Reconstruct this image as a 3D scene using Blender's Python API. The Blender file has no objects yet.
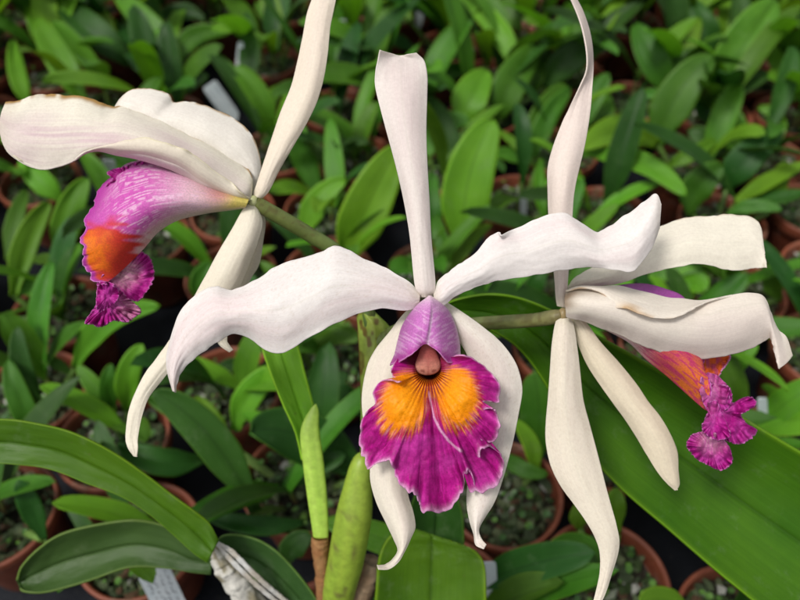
import bpy, math, random
import numpy as np
from mathutils import Vector, Matrix, noise as mnoise
R=math.radians
random.seed(11)
sc=bpy.context.scene
col=sc.collection
# ------------------------------------------------------------------ camera
F=693.0; TH=R(48); CH=0.58; RIM=0.08
CAM=np.array([0,0,CH]); FW=np.array([0,math.cos(TH),-math.sin(TH)]); UP=np.array([0,math.sin(TH),math.cos(TH)]); RT=np.array([1.,0,0])
cd=bpy.data.cameras.new('camera'); cam=bpy.data.objects.new('camera',cd); col.objects.link(cam)
cam.location=(0,0,CH); cam.rotation_euler=(R(90)-TH,0,0)
cd.sensor_width=36; cd.lens=F*36/800; cd.clip_start=.01; cd.clip_end=100
cd.dof.use_dof=True; cd.dof.focus_distance=.262; cd.dof.aperture_fstop=9.0
sc.camera=cam
def PT(px,py,d):
    """world point(s) seen at photo pixel px,py at distance d (metres along the view axis)"""
    px=np.asarray(px,float); py=np.asarray(py,float); d=np.asarray(d,float)
    a=(px-400)/F*d; v=-(py-300)/F*d
    return CAM+a[...,None]*RT+v[...,None]*UP+d[...,None]*FW
def PH(px,py,h):
    """world point on the ray through px,py at world height h"""
    v=(py-300)/F
    dz=-(math.sin(TH)+v*math.cos(TH))
    t=(h-CH)/dz
    return PT(px,py,t)
def PIX(p):
    q=np.array(p)-CAM; d=q@FW
    return 400+F*(q@RT)/d, 300-F*(q@UP)/d, d
# ------------------------------------------------------------------ noise / splines
_rs=np.random.RandomState(5); _T=_rs.rand(256,256)
def vn(x,y):
    x=np.asarray(x,float)+500; y=np.asarray(y,float)+500
    x,y=np.broadcast_arrays(x,y)
    xi=np.floor(x).astype(int); yi=np.floor(y).astype(int); fx=x-xi; fy=y-yi
    fx=fx*fx*(3-2*fx); fy=fy*fy*(3-2*fy)
    g=lambda i,j:_T[i%256,j%256]
    return (g(xi,yi)*(1-fx)+g(xi+1,yi)*fx)*(1-fy)+(g(xi,yi+1)*(1-fx)+g(xi+1,yi+1)*fx)*fy
def fbm(x,y,o=3):
    r=0;a=.5;t=0
    for k in range(o):
        r=r+a*vn(x*2**k+17*k,y*2**k+9*k); t+=a; a*=.5
    return r/t
def ss(a,b,x): 
    t=np.clip((x-a)/(b-a),0,1); return t*t*(3-2*t)
def cr(P,n,closed=False):
    """Catmull-Rom resample of P (S,...) to n samples"""
    P=np.asarray(P,float); S=len(P)
    t=np.linspace(0,S if closed else S-1,n,endpoint=not closed)
    i=np.floor(t).astype(int)
    if not closed: i=np.minimum(i,S-2)
    f=(t-i).reshape((-1,)+(1,)*(P.ndim-1))
    if closed:
        a,b,c,d=P[(i-1)%S],P[i%S],P[(i+1)%S],P[(i+2)%S]
    else:
        Q=np.concatenate([[2*P[0]-P[1]],P,[2*P[-1]-P[-2]]]); a,b,c,d=Q[i],Q[i+1],Q[i+2],Q[i+3]
    return .5*(2*b+(c-a)*f+(2*a-5*b+4*c-d)*f*f+(3*b-a-3*c+d)*f**3)
def mix(a,b,t):
    a=np.asarray(a,float); b=np.asarray(b,float); t=np.asarray(t,float)[...,None]
    return a*(1-t)+b*t
# ------------------------------------------------------------------ mesh builder
class MB:
    def __init__(s): s.v=[];s.f=[];s.c=[];s.uv=[];s.n=0
    def grid(s,P,C=None,UV=None,wrap=False):
        a,b=P.shape[:2]; base=s.n
        s.v.append(P.reshape(-1,3)); s.n+=a*b
        s.c.append((np.ones((a*b,3))*.5) if C is None else np.broadcast_to(C,P.shape).reshape(-1,3))
        if UV is None:
            u,v=np.meshgrid(np.linspace(0,1,a),np.linspace(0,1,b),indexing='ij'); UV=np.stack([u,v],-1)
        s.uv.append(UV.reshape(-1,2))
        i,j=np.meshgrid(np.arange(a-1),np.arange(b if wrap else b-1),indexing='ij')
        j2=(j+1)%b
        q=np.stack([i*b+j,(i+1)*b+j,(i+1)*b+j2,i*b+j2],-1).reshape(-1,4)+base
        s.f+=q.tolist()
    def raw(s,V,Fc,C=(.5,.5,.5)):
        V=np.asarray(V,float); b=s.n; s.v.append(V); s.n+=len(V)
        s.c.append(np.broadcast_to(C,V.shape)); s.uv.append(np.zeros((len(V),2)))
        s.f+=[[k+b for k in f] for f in Fc]
    def mesh(s,name,mat,origin=(0,0,0),smooth=True):
        V=np.concatenate(s.v)-np.asarray(origin)
        m=bpy.data.meshes.new(name); m.from_pydata(V.tolist(),[],s.f)
        ca=m.color_attributes.new('Col','FLOAT_COLOR','POINT')
        C=np.concatenate(s.c); ca.data.foreach_set('color',np.concatenate([C,np.ones((len(C),1))],1).ravel())
        uvl=m.uv_layers.new(name='UVMap'); li=np.zeros(len(m.loops),int); m.loops.foreach_get('vertex_index',li)
        uvl.data.foreach_set('uv',np.concatenate(s.uv)[li].ravel())
        if smooth: m.polygons.foreach_set('use_smooth',[True]*len(m.polygons))
        m.materials.append(mat); m.update()
        return m
def link(name,data,parent=None,loc=None,thick=0):
    o=bpy.data.objects.new(name,data); col.objects.link(o)
    if parent: o.parent=parent
    if loc is not None: o.location=loc
    if thick:
        md=o.modifiers.new('thickness','SOLIDIFY'); md.thickness=thick; md.offset=0
    return o
def tag(o,label=None,cat=None,group=None,kind=None):
    for k,v in (('label',label),('category',cat),('group',group),('kind',kind)):
        if v: o[k]=v
    return o
# ------------------------------------------------------------------ materials
def newmat(name):
    m=bpy.data.materials.new(name); m.use_nodes=True; nt=m.node_tree; nt.nodes.clear()
    return m,nt
def N(nt,t,**k):
    n=nt.nodes.new(t)
    for a,b in k.items(): 
        if a.startswith('_'): n.inputs[a[1:].replace('_',' ')].default_value=b
        else: setattr(n,a,b)
    return n
def ramp(nt,src,pts,interp='LINEAR'):
    r=N(nt,'ShaderNodeValToRGB'); r.color_ramp.interpolation=interp
    e=r.color_ramp.elements
    while len(e)<len(pts): e.new(.5)
    for k,(p,c) in enumerate(pts):
        e[k].position=p; e[k].color=tuple(c)+(1,) if len(c)==3 else c
    nt.links.new(src,r.inputs[0]); return r.outputs[0]
def finish(nt,color,rough=.5,spec=.4,bump=None,bstr=.2,bdist=.001,trans=0,tcol=None,coat=0,sss=0):
    L=nt.links.new
    p=N(nt,'ShaderNodeBsdfPrincipled')
    if isinstance(color,tuple): p.inputs['Base Color'].default_value=color+(1,)
    else: L(color,p.inputs['Base Color'])
    if isinstance(rough,float): p.inputs['Roughness'].default_value=rough
    else: L(rough,p.inputs['Roughness'])
    p.inputs['Specular IOR Level'].default_value=spec
    p.inputs['Coat Weight'].default_value=coat
    if sss:
        p.inputs['Subsurface Weight'].default_value=sss; p.inputs['Subsurface Radius'].default_value=(1,.7,.5); p.inputs['Subsurface Scale'].default_value=.003
    if bump is not None:
        b=N(nt,'ShaderNodeBump'); b.inputs['Strength'].default_value=bstr; b.inputs['Distance'].default_value=bdist
        L(bump,b.inputs['Height']); L(b.outputs[0],p.inputs['Normal'])
    o=N(nt,'ShaderNodeOutputMaterial'); out=p.outputs[0]
    if trans:
        t=N(nt,'ShaderNodeBsdfTranslucent')
        if tcol is None: tcol=color
        if isinstance(tcol,tuple): t.inputs[0].default_value=tcol+(1,)
        else: L(tcol,t.inputs[0])
        mx=N(nt,'ShaderNodeMixShader'); mx.inputs[0].default_value=trans
        L(out,mx.inputs[1]); L(t.outputs[0],mx.inputs[2]); out=mx.outputs[0]
    L(out,o.inputs[0])
def mixc(nt,fac,a,b,mode='MIX'):
    m=N(nt,'ShaderNodeMix',data_type='RGBA',blend_type=mode); L=nt.links.new
    for s,i in ((fac,0),(a,6),(b,7)):
        if isinstance(s,(float,int)): m.inputs[i].default_value=s
        elif isinstance(s,tuple): m.inputs[i].default_value=s+(1,)
        else: L(s,m.inputs[i])
    return m.outputs[2]
def stretched(nt,sx,sy,scale=1,detail=3):
    uv=N(nt,'ShaderNodeUVMap'); mp=N(nt,'ShaderNodeMapping'); mp.inputs['Scale'].default_value=(sx,sy,1)
    n=N(nt,'ShaderNodeTexNoise'); n.inputs['Scale'].default_value=scale; n.inputs['Detail'].default_value=detail
    nt.links.new(uv.outputs[0],mp.inputs[0]); nt.links.new(mp.outputs[0],n.inputs[0])
    return n.outputs[0]
def objnoise(nt,scale,detail=4,rough=.6):
    tc=N(nt,'ShaderNodeTexCoord'); n=N(nt,'ShaderNodeTexNoise'); n.inputs['Scale'].default_value=scale; n.inputs['Detail'].default_value=detail; n.inputs['Roughness'].default_value=rough
    nt.links.new(tc.outputs['Object'],n.inputs[0]); return n.outputs[0]
def petal_mat():
    m,nt=newmat('petal_tissue')
    at=N(nt,'ShaderNodeAttribute',attribute_name='Col')
    ve=stretched(nt,3,120); fine=objnoise(nt,900,2)
    vr=ramp(nt,ve,[(.3,(.88,.87,.88)),(.6,(1,1,1))])
    c=mixc(nt,.7,at.outputs[0],vr,'MULTIPLY')
    fr=ramp(nt,fine,[(.3,(.92,.91,.905)),(.7,(1.0,1.0,1.0))])
    c=mixc(nt,1.0,c,fr,'MULTIPLY')
    ad=N(nt,'ShaderNodeMath',operation='MULTIPLY_ADD'); nt.links.new(fine,ad.inputs[0]); ad.inputs[1].default_value=.25; nt.links.new(ve,ad.inputs[2])
    finish(nt,c,.55,.22,bump=ad.outputs[0],bstr=.22,bdist=.0004,trans=.27)
    return m
def lip_mat():
    m,nt=newmat('lip_tissue')
    at=N(nt,'ShaderNodeAttribute',attribute_name='Col')
    fine=objnoise(nt,1400,2)
    fr=ramp(nt,fine,[(.3,(.78,.78,.78)),(.7,(1.08,1.05,1.08))])
    c=mixc(nt,1.0,at.outputs[0],fr,'MULTIPLY')
    bw=N(nt,'ShaderNodeRGBToBW'); nt.links.new(at.outputs[0],bw.inputs[0])
    ad=N(nt,'ShaderNodeMath',operation='MULTIPLY_ADD'); nt.links.new(fine,ad.inputs[0]); ad.inputs[1].default_value=.3; nt.links.new(bw.outputs[0],ad.inputs[2])
    finish(nt,c,.5,.22,bump=ad.outputs[0],bstr=.22,bdist=.0006,trans=.22)
    return m
def leaf_mat(name,base,tip,veil=(.02,.05,.01),rough=.45,trans=.2,var=.25):
    m,nt=newmat(name); L=nt.links.new
    uv=N(nt,'ShaderNodeUVMap'); sp=N(nt,'ShaderNodeSeparateXYZ'); L(uv.outputs[0],sp.inputs[0])
    n1=objnoise(nt,22,4); 
    c=mixc(nt,ramp(nt,n1,[(.3,(0,0,0)),(.75,(1,1,1))]),base,tip)
    # midrib: narrow line at v=.5
    sb=N(nt,'ShaderNodeMath',operation='SUBTRACT'); L(sp.outputs[1],sb.inputs[0]); sb.inputs[1].default_value=.5
    ab=N(nt,'ShaderNodeMath',operation='ABSOLUTE'); L(sb.outputs[0],ab.inputs[0])
    mr=ramp(nt,ab.outputs[0],[(0,(.6,.6,.6)),(.035,(0,0,0))])
    c=mixc(nt,mr,c,tuple(x*.55 for x in base))
    ed=ramp(nt,ab.outputs[0],[(.47,(0,0,0)),(.5,(.7,.7,.7))])
    c=mixc(nt,ed,c,(tip[0]*1.9+.02,tip[1]*1.6+.02,tip[2]*1.3))
    ve=stretched(nt,2,45,1,3)
    c=mixc(nt,.6,c,ramp(nt,ve,[(.3,(.78,.8,.75)),(.7,(1.12,1.1,1.1))]),'MULTIPLY')
    wm=objnoise(nt,65,8,.8); c=mixc(nt,ramp(nt,wm,[(.55,(0,0,0)),(.75,(.28,.28,.28))]),c,(.22,.27,.16))
    # blemishes
    bl=objnoise(nt,160,3); c=mixc(nt,ramp(nt,bl,[(.70,(0,0,0)),(.76,(.5,.5,.5))]),c,(.12,.11,.04))
    oi=N(nt,'ShaderNodeObjectInfo')
    hs=N(nt,'ShaderNodeHueSaturation')
    mh=N(nt,'ShaderNodeMapRange'); L(oi.outputs['Random'],mh.inputs[0]); mh.inputs[3].default_value=.485; mh.inputs[4].default_value=.515
    mv=N(nt,'ShaderNodeMath',operation='FRACT'); mm=N(nt,'ShaderNodeMath',operation='MULTIPLY'); L(oi.outputs['Random'],mm.inputs[0]); mm.inputs[1].default_value=7.31; L(mm.outputs[0],mv.inputs[0])
    mr2=N(nt,'ShaderNodeMapRange'); L(mv.outputs[0],mr2.inputs[0]); mr2.inputs[3].default_value=1-var; mr2.inputs[4].default_value=1+var
    L(mh.outputs[0],hs.inputs['Hue']); L(mr2.outputs[0],hs.inputs['Value']); L(c,hs.inputs['Color'])
    c=hs.outputs[0]
    tc=mixc(nt,1.0,c,(1.6,1.5,.6),'MULTIPLY')
    rr=N(nt,'ShaderNodeMapRange'); L(n1,rr.inputs[0]); rr.inputs[3].default_value=rough-.08; rr.inputs[4].default_value=rough+.14
    finish(nt,c,rr.outputs[0],.25,bump=ve,bstr=.3,bdist=.0006,trans=trans,tcol=tc)
    return m
M={}
M['petal']=petal_mat(); M['lip']=lip_mat()
M['leaf0']=leaf_mat('leaf_green',(.042,.140,.008),(.074,.205,.014))
M['leaf1']=leaf_mat('leaf_bright',(.092,.25,.012),(.135,.32,.018),trans=.3)
M['leaf2']=leaf_mat('leaf_dark',(.017,.066,.008),(.030,.102,.012))
M['leafbig']=leaf_mat('leaf_large',(.045,.125,.003),(.078,.175,.005),rough=.46,var=0.0)
M['shoot']=leaf_mat('leaf_shoot',(.17,.36,.02),(.22,.42,.03),var=0.0,trans=.3)
M['leafblue']=leaf_mat('leaf_dull',(.032,.080,.018),(.052,.118,.028),rough=.42,var=0.0)
def simple(name,c1,c2,scale,rough=.5,spec=.4,bstr=.3,bdist=.001,trans=0,vcol=False):
    m,nt=newmat(name); n=objnoise(nt,scale,5)
    f=ramp(nt,n,[(.3,(0,0,0)),(.7,(1,1,1))])
    c=mixc(nt,f,c1,c2)
    if vcol:
        at=N(nt,'ShaderNodeAttribute',attribute_name='Col'); f2=ramp(nt,n,[(.3,(.75,.75,.75)),(.7,(1.1,1.1,1.1))]); c=mixc(nt,1.0,at.outputs[0],f2,'MULTIPLY')
    finish(nt,c,rough,spec,bump=n,bstr=bstr,bdist=bdist,trans=trans)
    return m
def pot_mat():
    m,nt=newmat('terracotta_plastic'); n=objnoise(nt,45,5); c=mixc(nt,ramp(nt,n,[(.3,(0,0,0)),(.7,(1,1,1))]),(.13,.033,.016),(.23,.064,.032))
    n2=objnoise(nt,38,7,.75); c=mixc(nt,ramp(nt,n2,[(.52,(0,0,0)),(.72,(.55,.55,.55))]),c,(.30,.22,.17))
    n3=objnoise(nt,70,6,.7); c=mixc(nt,ramp(nt,n3,[(.56,(0,0,0)),(.68,(.6,.6,.6))]),c,(.05,.06,.02))
    oi=N(nt,'ShaderNodeObjectInfo'); mr=N(nt,'ShaderNodeMapRange'); nt.links.new(oi.outputs['Random'],mr.inputs[0]); mr.inputs[3].default_value=.7; mr.inputs[4].default_value=1.25
    hs=N(nt,'ShaderNodeHueSaturation'); nt.links.new(mr.outputs[0],hs.inputs['Value']); nt.links.new(c,hs.inputs['Color'])
    finish(nt,hs.outputs[0],.5,.35,bump=n,bstr=.15,bdist=.001); return m
M['pot']=pot_mat()
M['leaf3']=leaf_mat('leaf_yellowed',(.26,.22,.02),(.30,.13,.03),trans=.25)
M['mix']=simple('grit',(.3,.3,.3),(.5,.5,.5),300,.85,.2,.6,.002,vcol=True)
M['stem']=simple('stem_skin',(.3,.3,.3),(.5,.5,.5),260,.42,.4,.2,.0006,vcol=True)
M['husk']=simple('papery_husk',(.3,.3,.3),(.5,.5,.5),350,.8,.2,.9,.001,trans=.2,vcol=True)
M['tag']=simple('tag_plastic',(.55,.62,.66),(.68,.73,.76),120,.35,.4,.05)
M['ink']=simple('ink',(.03,.04,.07),(.06,.07,.1),200,.6,.2,.05)
def bench_mat():
    m,nt=newmat('black_plastic')
    n=objnoise(nt,9,6); c=mixc(nt,ramp(nt,n,[(.35,(0,0,0)),(.75,(1,1,1))]),(.004,.005,.007),(.011,.013,.018))
    n2=objnoise(nt,220,4); c=mixc(nt,ramp(nt,n2,[(.66,(0,0,0)),(.72,(.7,.7,.7))]),c,(.07,.06,.045))
    finish(nt,c,.6,.15,bump=n2,bstr=.4,bdist=.002)
    return m
M['bench']=bench_mat()
# ------------------------------------------------------------------ surfaces
def surf(mb,ctrl,D,nu,nv,disp=None,colf=None,D_is_abs=False):
    """ctrl [S][K]=(px,py,dz mm); photo-traced outline lifted to its own distance"""
    A=np.asarray(ctrl,float)
    A=cr(A,nu); A=np.swapaxes(cr(np.swapaxes(A,0,1),nv),0,1)
    u,v=np.meshgrid(np.linspace(0,1,nu),np.linspace(0,1,nv),indexing='ij')
    px,py,dz=A[...,0].copy(),A[...,1].copy(),A[...,2].copy()
    if disp is not None:
        a,b,c=disp(u,v,px,py); px=px+a; py=py+b; dz=dz+c
    P=PT(px,py,D+dz*.001)
    C=colf(u,v,px,py) if colf else None
    mb.grid(P,C,np.stack([u,v],-1))
BUL=.62
def cols5(st,K=5):
    """st rows: Tx,Ty,Bx,By,zT,zM,zB -> K columns"""
    out=[]
    for (tx,ty,bx,by,zt,zm,zb) in st:
        row=[]; av=(zt+zb)/2; zm=av+BUL*(zm-av) if K==5 else zm
        for k in range(K):
            w=k/(K-1); z=zt*(1-w)*(1-2*w)+zm*4*w*(1-w)+zb*w*(2*w-1)
            row.append((tx+(bx-tx)*w,ty+(by-ty)*w,z))
        out.append(row)
    return out
def ruffle(amp,freq,seed,crinkle=.6,pw=3):
    def f(u,v,px,py):
        e=np.abs(2*v-1)**pw; side=np.where(v>.5,7.3,0)
        env=ss(0,.12,u)*1.0
        z=amp*e*env*(fbm(u*freq+seed,side+v*1.2,2)-.5)*2.4
        z=z+(amp*.6+.5)*(fbm(u*6+seed,v*3+seed,3)-.5)
        j=crinkle*e*e*env*(fbm(u*freq*5+seed*3,side,2)-.5)*2
        return j*.3,j,z
    return f
WHITE=(.86,.83,.79); 
def petal_col(base=WHITE,blush=(.80,.60,.62),bl=.35,rim=0,rimside='T',green=.12,seed=0,rimc=(.42,.25,.08),speck=0.0):
    def f(u,v,px,py):
        c=np.broadcast_to(np.minimum(np.array(base)*np.array((1.03,1.03,1.01)),.9),u.shape+(3,)).copy()
        m=bl*ss(.3,.8,fbm(u*3+seed,v*2.5+seed,3))*(1-ss(.5,1,np.abs(2*v-1)))
        vein=ss(.55,.75,vn(u*2+seed,v*38+1.5*vn(u*6,v*3)))
        c=mix(c,blush,np.clip(m*(.8+.3*vein),0,1))
        c=mix(c,(.62,.66,.36),green*(1-ss(0,.1,u))*2)
        c=mix(c,(.70,.62,.50),.35*ss(.9,1,u))
        # soft midrib
        c=mix(c,(.66,.63,.52),.28*np.exp(-((v-.5)/.010)**2)*(1-ss(.75,1,u)))
        if rim:
            w=(v if rimside=='T' else 1-v)
            wd=.02+.08*fbm(u*14+seed,u*0+seed,3)*rim
            m2=ss(0,1,1-w/wd)*ss(.25,.55,fbm(u*22+seed,u*0+3,2)*1.25)
            c=mix(c,rimc,np.clip(m2*1.2,0,1)*min(1,rim))
        if speck:
            s=ss(.78,.84,vn(px*.9,py*.9+seed)); c=mix(c,(.5,.35,.2),s*speck)
        return c
    return f
def petal_obj(name,st,D,parent,disp,colf,nu=150,nv=60,thick=.0006,K=None,label=None):
    mb=MB(); ctrl=cols5(st) if K is None else st
    surf(mb,ctrl,D,nu,nv,disp,colf)
    o=link(name,mb.mesh(name,M['petal'],ORG),parent,thick=thick)
    if label: o['label']=label
    return o
def tube(mb,path,n=16,nl=60,c1=(.1,.2,.03),c2=None,flat=1,jit=0,seed=0,colf=None):
    """path rows: world x,y,z, radius"""
    A=cr(np.asarray(path,float),nl); C=A[:,:3]; r=A[:,3]
    T=np.gradient(C,axis=0); T/=np.linalg.norm(T,axis=1)[:,None]
    S=np.cross(T,FW); S/=np.linalg.norm(S,axis=1)[:,None]+1e-9; Nn=np.cross(S,T)
    th=np.linspace(0,2*math.pi,n,endpoint=False)
    u=np.linspace(0,1,nl)
    rr=r[:,None]*(1+jit*(vn(u[:,None]*40+seed,np.cos(th)[None]*3+np.sin(th)[None]*2)-.5)*2)
    P=C[:,None]+S[:,None]*(np.cos(th)*1)[None,:,None]*rr[...,None]+Nn[:,None]*(np.sin(th)*flat)[None,:,None]*rr[...,None]
    if colf: CC=colf(np.broadcast_to(u[:,None],rr.shape),np.broadcast_to(th[None],rr.shape))
    else:
        CC=mix(c1,c2 if c2 else c1,np.broadcast_to(u[:,None],rr.shape))
    mb.grid(P,CC,None,wrap=True)
    # caps
    for k,s in ((0,0),(nl-1,1)):
        b=mb.n-nl*n+k*n; mb.f.append([b+i for i in (range(n) if s else range(n-1,-1,-1))])
def ptube(rows): # px,py,depth,radius px -> world
    return [list(PT(a,b,d))+[r*d/F] for a,b,d,r in rows]
# ================================================================== FLOWERING PLANT
ORG=PH(352,720,0.0)          # base of the flowering plant's pot on the bench, below the frame
plant=bpy.data.objects.new('orchid_plant',None); col.objects.link(plant); plant.location=ORG
tag(plant,'large orchid in bloom with three pale pink and magenta flowers above broad leaves','orchid')
def part(name,mb,mat,parent=plant,thick=0,label=None):
    o=link(name,mb.mesh(name,M[mat],ORG),parent,thick=thick)
    if label: o['label']=label
    return o
# ---- centre flower
D0=.262
def stemcol(a,b,spot=.5,seed=0):
    def f(u,th):
        c=mix(a,b,u); s=ss(.62,.75,vn(u*30+seed,np.cos(th)*2+np.sin(th)*1.3+seed)); c=mix(c,(.10,.07,.02),s*spot)
        return c
    return f
mb=MB(); tube(mb,ptube([(430,303,.268,7),(428,312,.285,7.5),(415,322,.300,7),(392,333,.312,6.5),(374,345,.318,7)]),18,60,colf=stemcol((.30,.36,.12),(.16,.22,.05)))
fc=part('flower',mb,'stem',label='centre flower facing the camera with open orange and magenta lip')
def add_petal(par,st,D,seed,amp=2.2,freq=5,**k):
    cf=petal_col(seed=seed,**{a:b for a,b in k.items() if a in('base','blush','bl','rim','rimside','green','speck')})
    return cf
# dorsal sepal (T=left edge, B=right edge), from base to tip
st=[(421,297,432,297,3,1,3),(415,284,435,284,1,-3,1),(410,235,431,240,0,-5,0),(404,200,429,200,0,-6,0),(396,165,427,165,0,-6,0),(385,125,426,130,0,-5,1),(376,91,427,92,0,-3,2),(375,74,427,75,0,-1,3),(378,59,424,61,-1,2,4),(383,51,418,54,-2,3,5)]
c5=cols5(st); c5[-1]=[(380,50,-3),(390,53,0),(399,56,3),(408,54,2),(416,53,3)]
petal_obj('sepal',c5,D0,fc,ruffle(.8,4,1.2,.25),petal_col(base=(0.844,0.777,0.744),bl=.35,seed=3),K=5)
# left petal
st=[(420,294,419,303,2,0,2),(408,281,408,310,2,-3,1),(385,268,380,308,1,-6,-2),(361,257,353,315,0,-8,-3),(338,246,327,328,0,-10,-4),(322,253,307,338,0,-11,-4),(294,261,283,353,0,-12,-3),(270,271,266,350,0,-12,-2),(250,284,248,337,1,-11,0),(230,290,232,334,2,-9,1),(212,287,218,341,3,-8,0),(193,298,205,351,4,-6,-1),(178,318,191,361,4,-5,-2),(169,345,181,372,3,-4,-2),(167,367,177,383,1,-3,-2),(173,391,175,392,-1,-2,-2)]
petal_obj('petal',st,D0,fc,ruffle(2.0,6,4.4,1.4),petal_col(base=(0.866,0.827,0.816),bl=.42,seed=7,speck=.15),nu=220,nv=80)
# right petal
st=[(434,293,434,303,2,0,2),(439,281,443,305,1,-2,0),(449,272,454,297,0,-3,-1),(462,263,469,289,0,-4,-2),(476,253,486,284,0,-5,-2),(488,239,500,280,-1,-5,-2),(499,231,520,277,-3,-5,-2),(516,229,540,274,0,-6,-2),(543,216,560,270,1,-7,-1),(565,214,577,268,0,-7,-1),(582,224,590,267,1,-7,-2),(597,232,603,268,3,-6,-3),(611,225,616,270,4,-5,-3),(630,213,632,271,4,-5,-2),(645,201,643,260,3,-5,-1),(656,194,653,244,2,-3,0),(661,205,659,228,1,0,1)]
def dr(u,v,px,py):
    a,b,c=ruffle(1.8,6,9.1,1.2)(u,v,px,py)
    # small curled notch on the upper margin
    g=np.exp(-((px-505)/4.0)**2)*ss(.18,0,v)
    return a-4*g,b+4*g,c-4*g
petal_obj('petal',st,D0,fc,dr,petal_col(base=(0.877,0.827,0.816),bl=.38,seed=12),nu=220,nv=80)
# lateral sepals (behind the lip)
st=[(415,303,430,304,6,5,6),(402,316,426,320,7,4,7),(388,334,420,345,8,3,8),(374,352,412,375,9,2,8),(366,372,408,400,9,1,8),(362,400,406,430,9,1,8),(365,430,408,455,9,1,8),(370,462,406,480,8,0,7),(371,482,408,496,7,-1,6),(377,503,413,512,6,-2,5),(386,522,415,527,5,-3,4),(394,539,411,537,4,-3,2),(398,550,405,550,2,-3,0),(393,559,398,562,0,-3,-2),(385,565,389,569,-3,-4,-4),(377,565,378,569,-6,-6,-6)]
petal_obj('sepal',st,D0+.004,fc,ruffle(.9,5,15,.3),petal_col(base=(0.844,0.788,0.688),bl=.2,seed=17),nu=180)
st=[(446,302,436,304,6,5,6),(463,313,445,318,6,3,6),(480,325,456,336,6,1,7),(497,339,466,352,6,0,7),(510,354,472,370,6,0,7),(518,369,474,388,6,0,7),(522,389,474,410,6,0,7),(519,410,472,432,6,0,7),(513,440,469,455,6,0,6),(506,467,468,478,5,0,5),(496,498,467,503,4,-1,4),(486,515,470,521,3,-2,2),(479,528,474,534,1,-2,0),(481,538,476,545,-1,-3,-2),(486,545,484,549,-4,-5,-4)]
petal_obj('sepal',st,D0+.004,fc,ruffle(.9,5,21,.3),petal_col(base=(0.877,0.821,0.755),bl=.25,seed=23,speck=.2),nu=180)
# ---- lip, centre flower
MAG=np.array((.52,.010,.27)); MAGD=np.array((.30,.003,.14)); ORA=np.array((.92,.30,.002)); PINK=np.array((.60,.25,.60)); PALE=np.array((.80,.62,.74)); RED=np.array((.55,.03,.02)); THR=np.array((.16,.012,.006)); LAV=np.array((.72,.33,.66))
def pdist(px,py,poly):
    d=np.full(px.shape,1e9)
    for (x0,y0),(x1,y1) in zip(poly[:-1],poly[1:]):
        dx,dy=x1-x0,y1-y0; t=np.clip(((px-x0)*dx+(py-y0)*dy)/(dx*dx+dy*dy),0,1)
        d=np.minimum(d,np.hypot(px-x0-t*dx,py-y0-t*dy))
    return d
lip=MB()
Cx,Cy=429.,370.
B=[(401,356),(395,361),(391,369),(393,376),(401,381),(397,382),(390,380),(380,382),(374,393),(375,404),(367,412),(361,424),(360,438),(363,455),(368,466),(379,463),(389,462),(393,469),(398,480),(407,490),(416,492),(419,502),(422,512),(432,513),(444,510),(456,501),(463,489),(465,475),(468,471),(472,475),(474,484),(471,493),(484,492),(494,484),(500,476),(503,463),(499,452),(490,448),(483,449),(479,455),(476,452),(478,443),(482,440),(492,440),(499,432),(498,416),(493,409),(482,410),(478,409),(481,404),(489,401),(498,402),(500,390),(496,378),(485,367),(472,358),(460,355),(450,357),(450,353),(439,343),(429,339),(419,342),(408,350)]
nT=520; nS=110
Bn=cr(np.array(B,float),nT,True)
tt=np.linspace(0,1,nT,endpoint=False)
rad=Bn-np.array([Cx,Cy]); 
# fringe of fine teeth on the free margin
topmask=ss(0,.03,tt)*(1-ss(.93,.97,tt))
tooth=(vn(tt*190,tt*0+3)-.5)*.04+(vn(tt*80,tt*0+8)-.5)*.035
Bn=np.array([Cx,Cy])+rad*(1+(tooth*topmask)[:,None])
Bn=np.concatenate([Bn,Bn[:1]]); tt=np.concatenate([tt,[1.]]); topm=np.concatenate([topmask,topmask[:1]])
s=np.linspace(0,1,nS)[:,None]
px=Cx+(Bn[:,0]-Cx)[None]*s; py=Cy+(Bn[:,1]-Cy)[None]*s
ang=np.arctan2(py-Cy+1e-6*0,px-Cx); ang[0]=ang[1]
rpx=np.hypot(px-Cx,py-Cy)
T=np.broadcast_to(tt[None],px.shape)
top=np.broadcast_to(topm[None],px.shape)
dz=-4+24*(1-ss(0,17,rpx)) + (-5)*ss(12,50,rpx) + 6*ss(45,120,rpx)
dz+= 2.5*np.exp(-((px-431-(py-390)*.12)/7)**2)*ss(14,40,rpx)      # groove down the middle
dz+= -2.5*np.exp(-((px-404)/17)**2-((py-410)/25)**2)-2.5*np.exp(-((px-460)/17)**2-((py-400)/25)**2)
ruf=(vn(T*34+2,T*0)-.5)*2*4.0+(vn(T*95+5,T*0+4)-.5)*2*4.2*s**3
dz+= ruf*s**3.4*top
dz+= 1.3*(fbm(px*.11,py*.11,3)-.5)*ss(20,50,rpx)+ .35*(vein-.5)*ss(20,50,rpx) if 0 else 1.8*(fbm(px*.10,py*.10,3)-.5)*ss(20,50,rpx)
dz+= .9*(vn(np.cos(ang)*14+20,np.sin(ang)*14+20)-.5)*ss(10,40,rpx)
dz+= top*(1-1)*s
dz+= 5*(1-top)
# upper rim drops behind the hood
up=ss(366,352,py)*ss(18,0,np.abs(px-429)-14)
dz+=up*7
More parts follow.
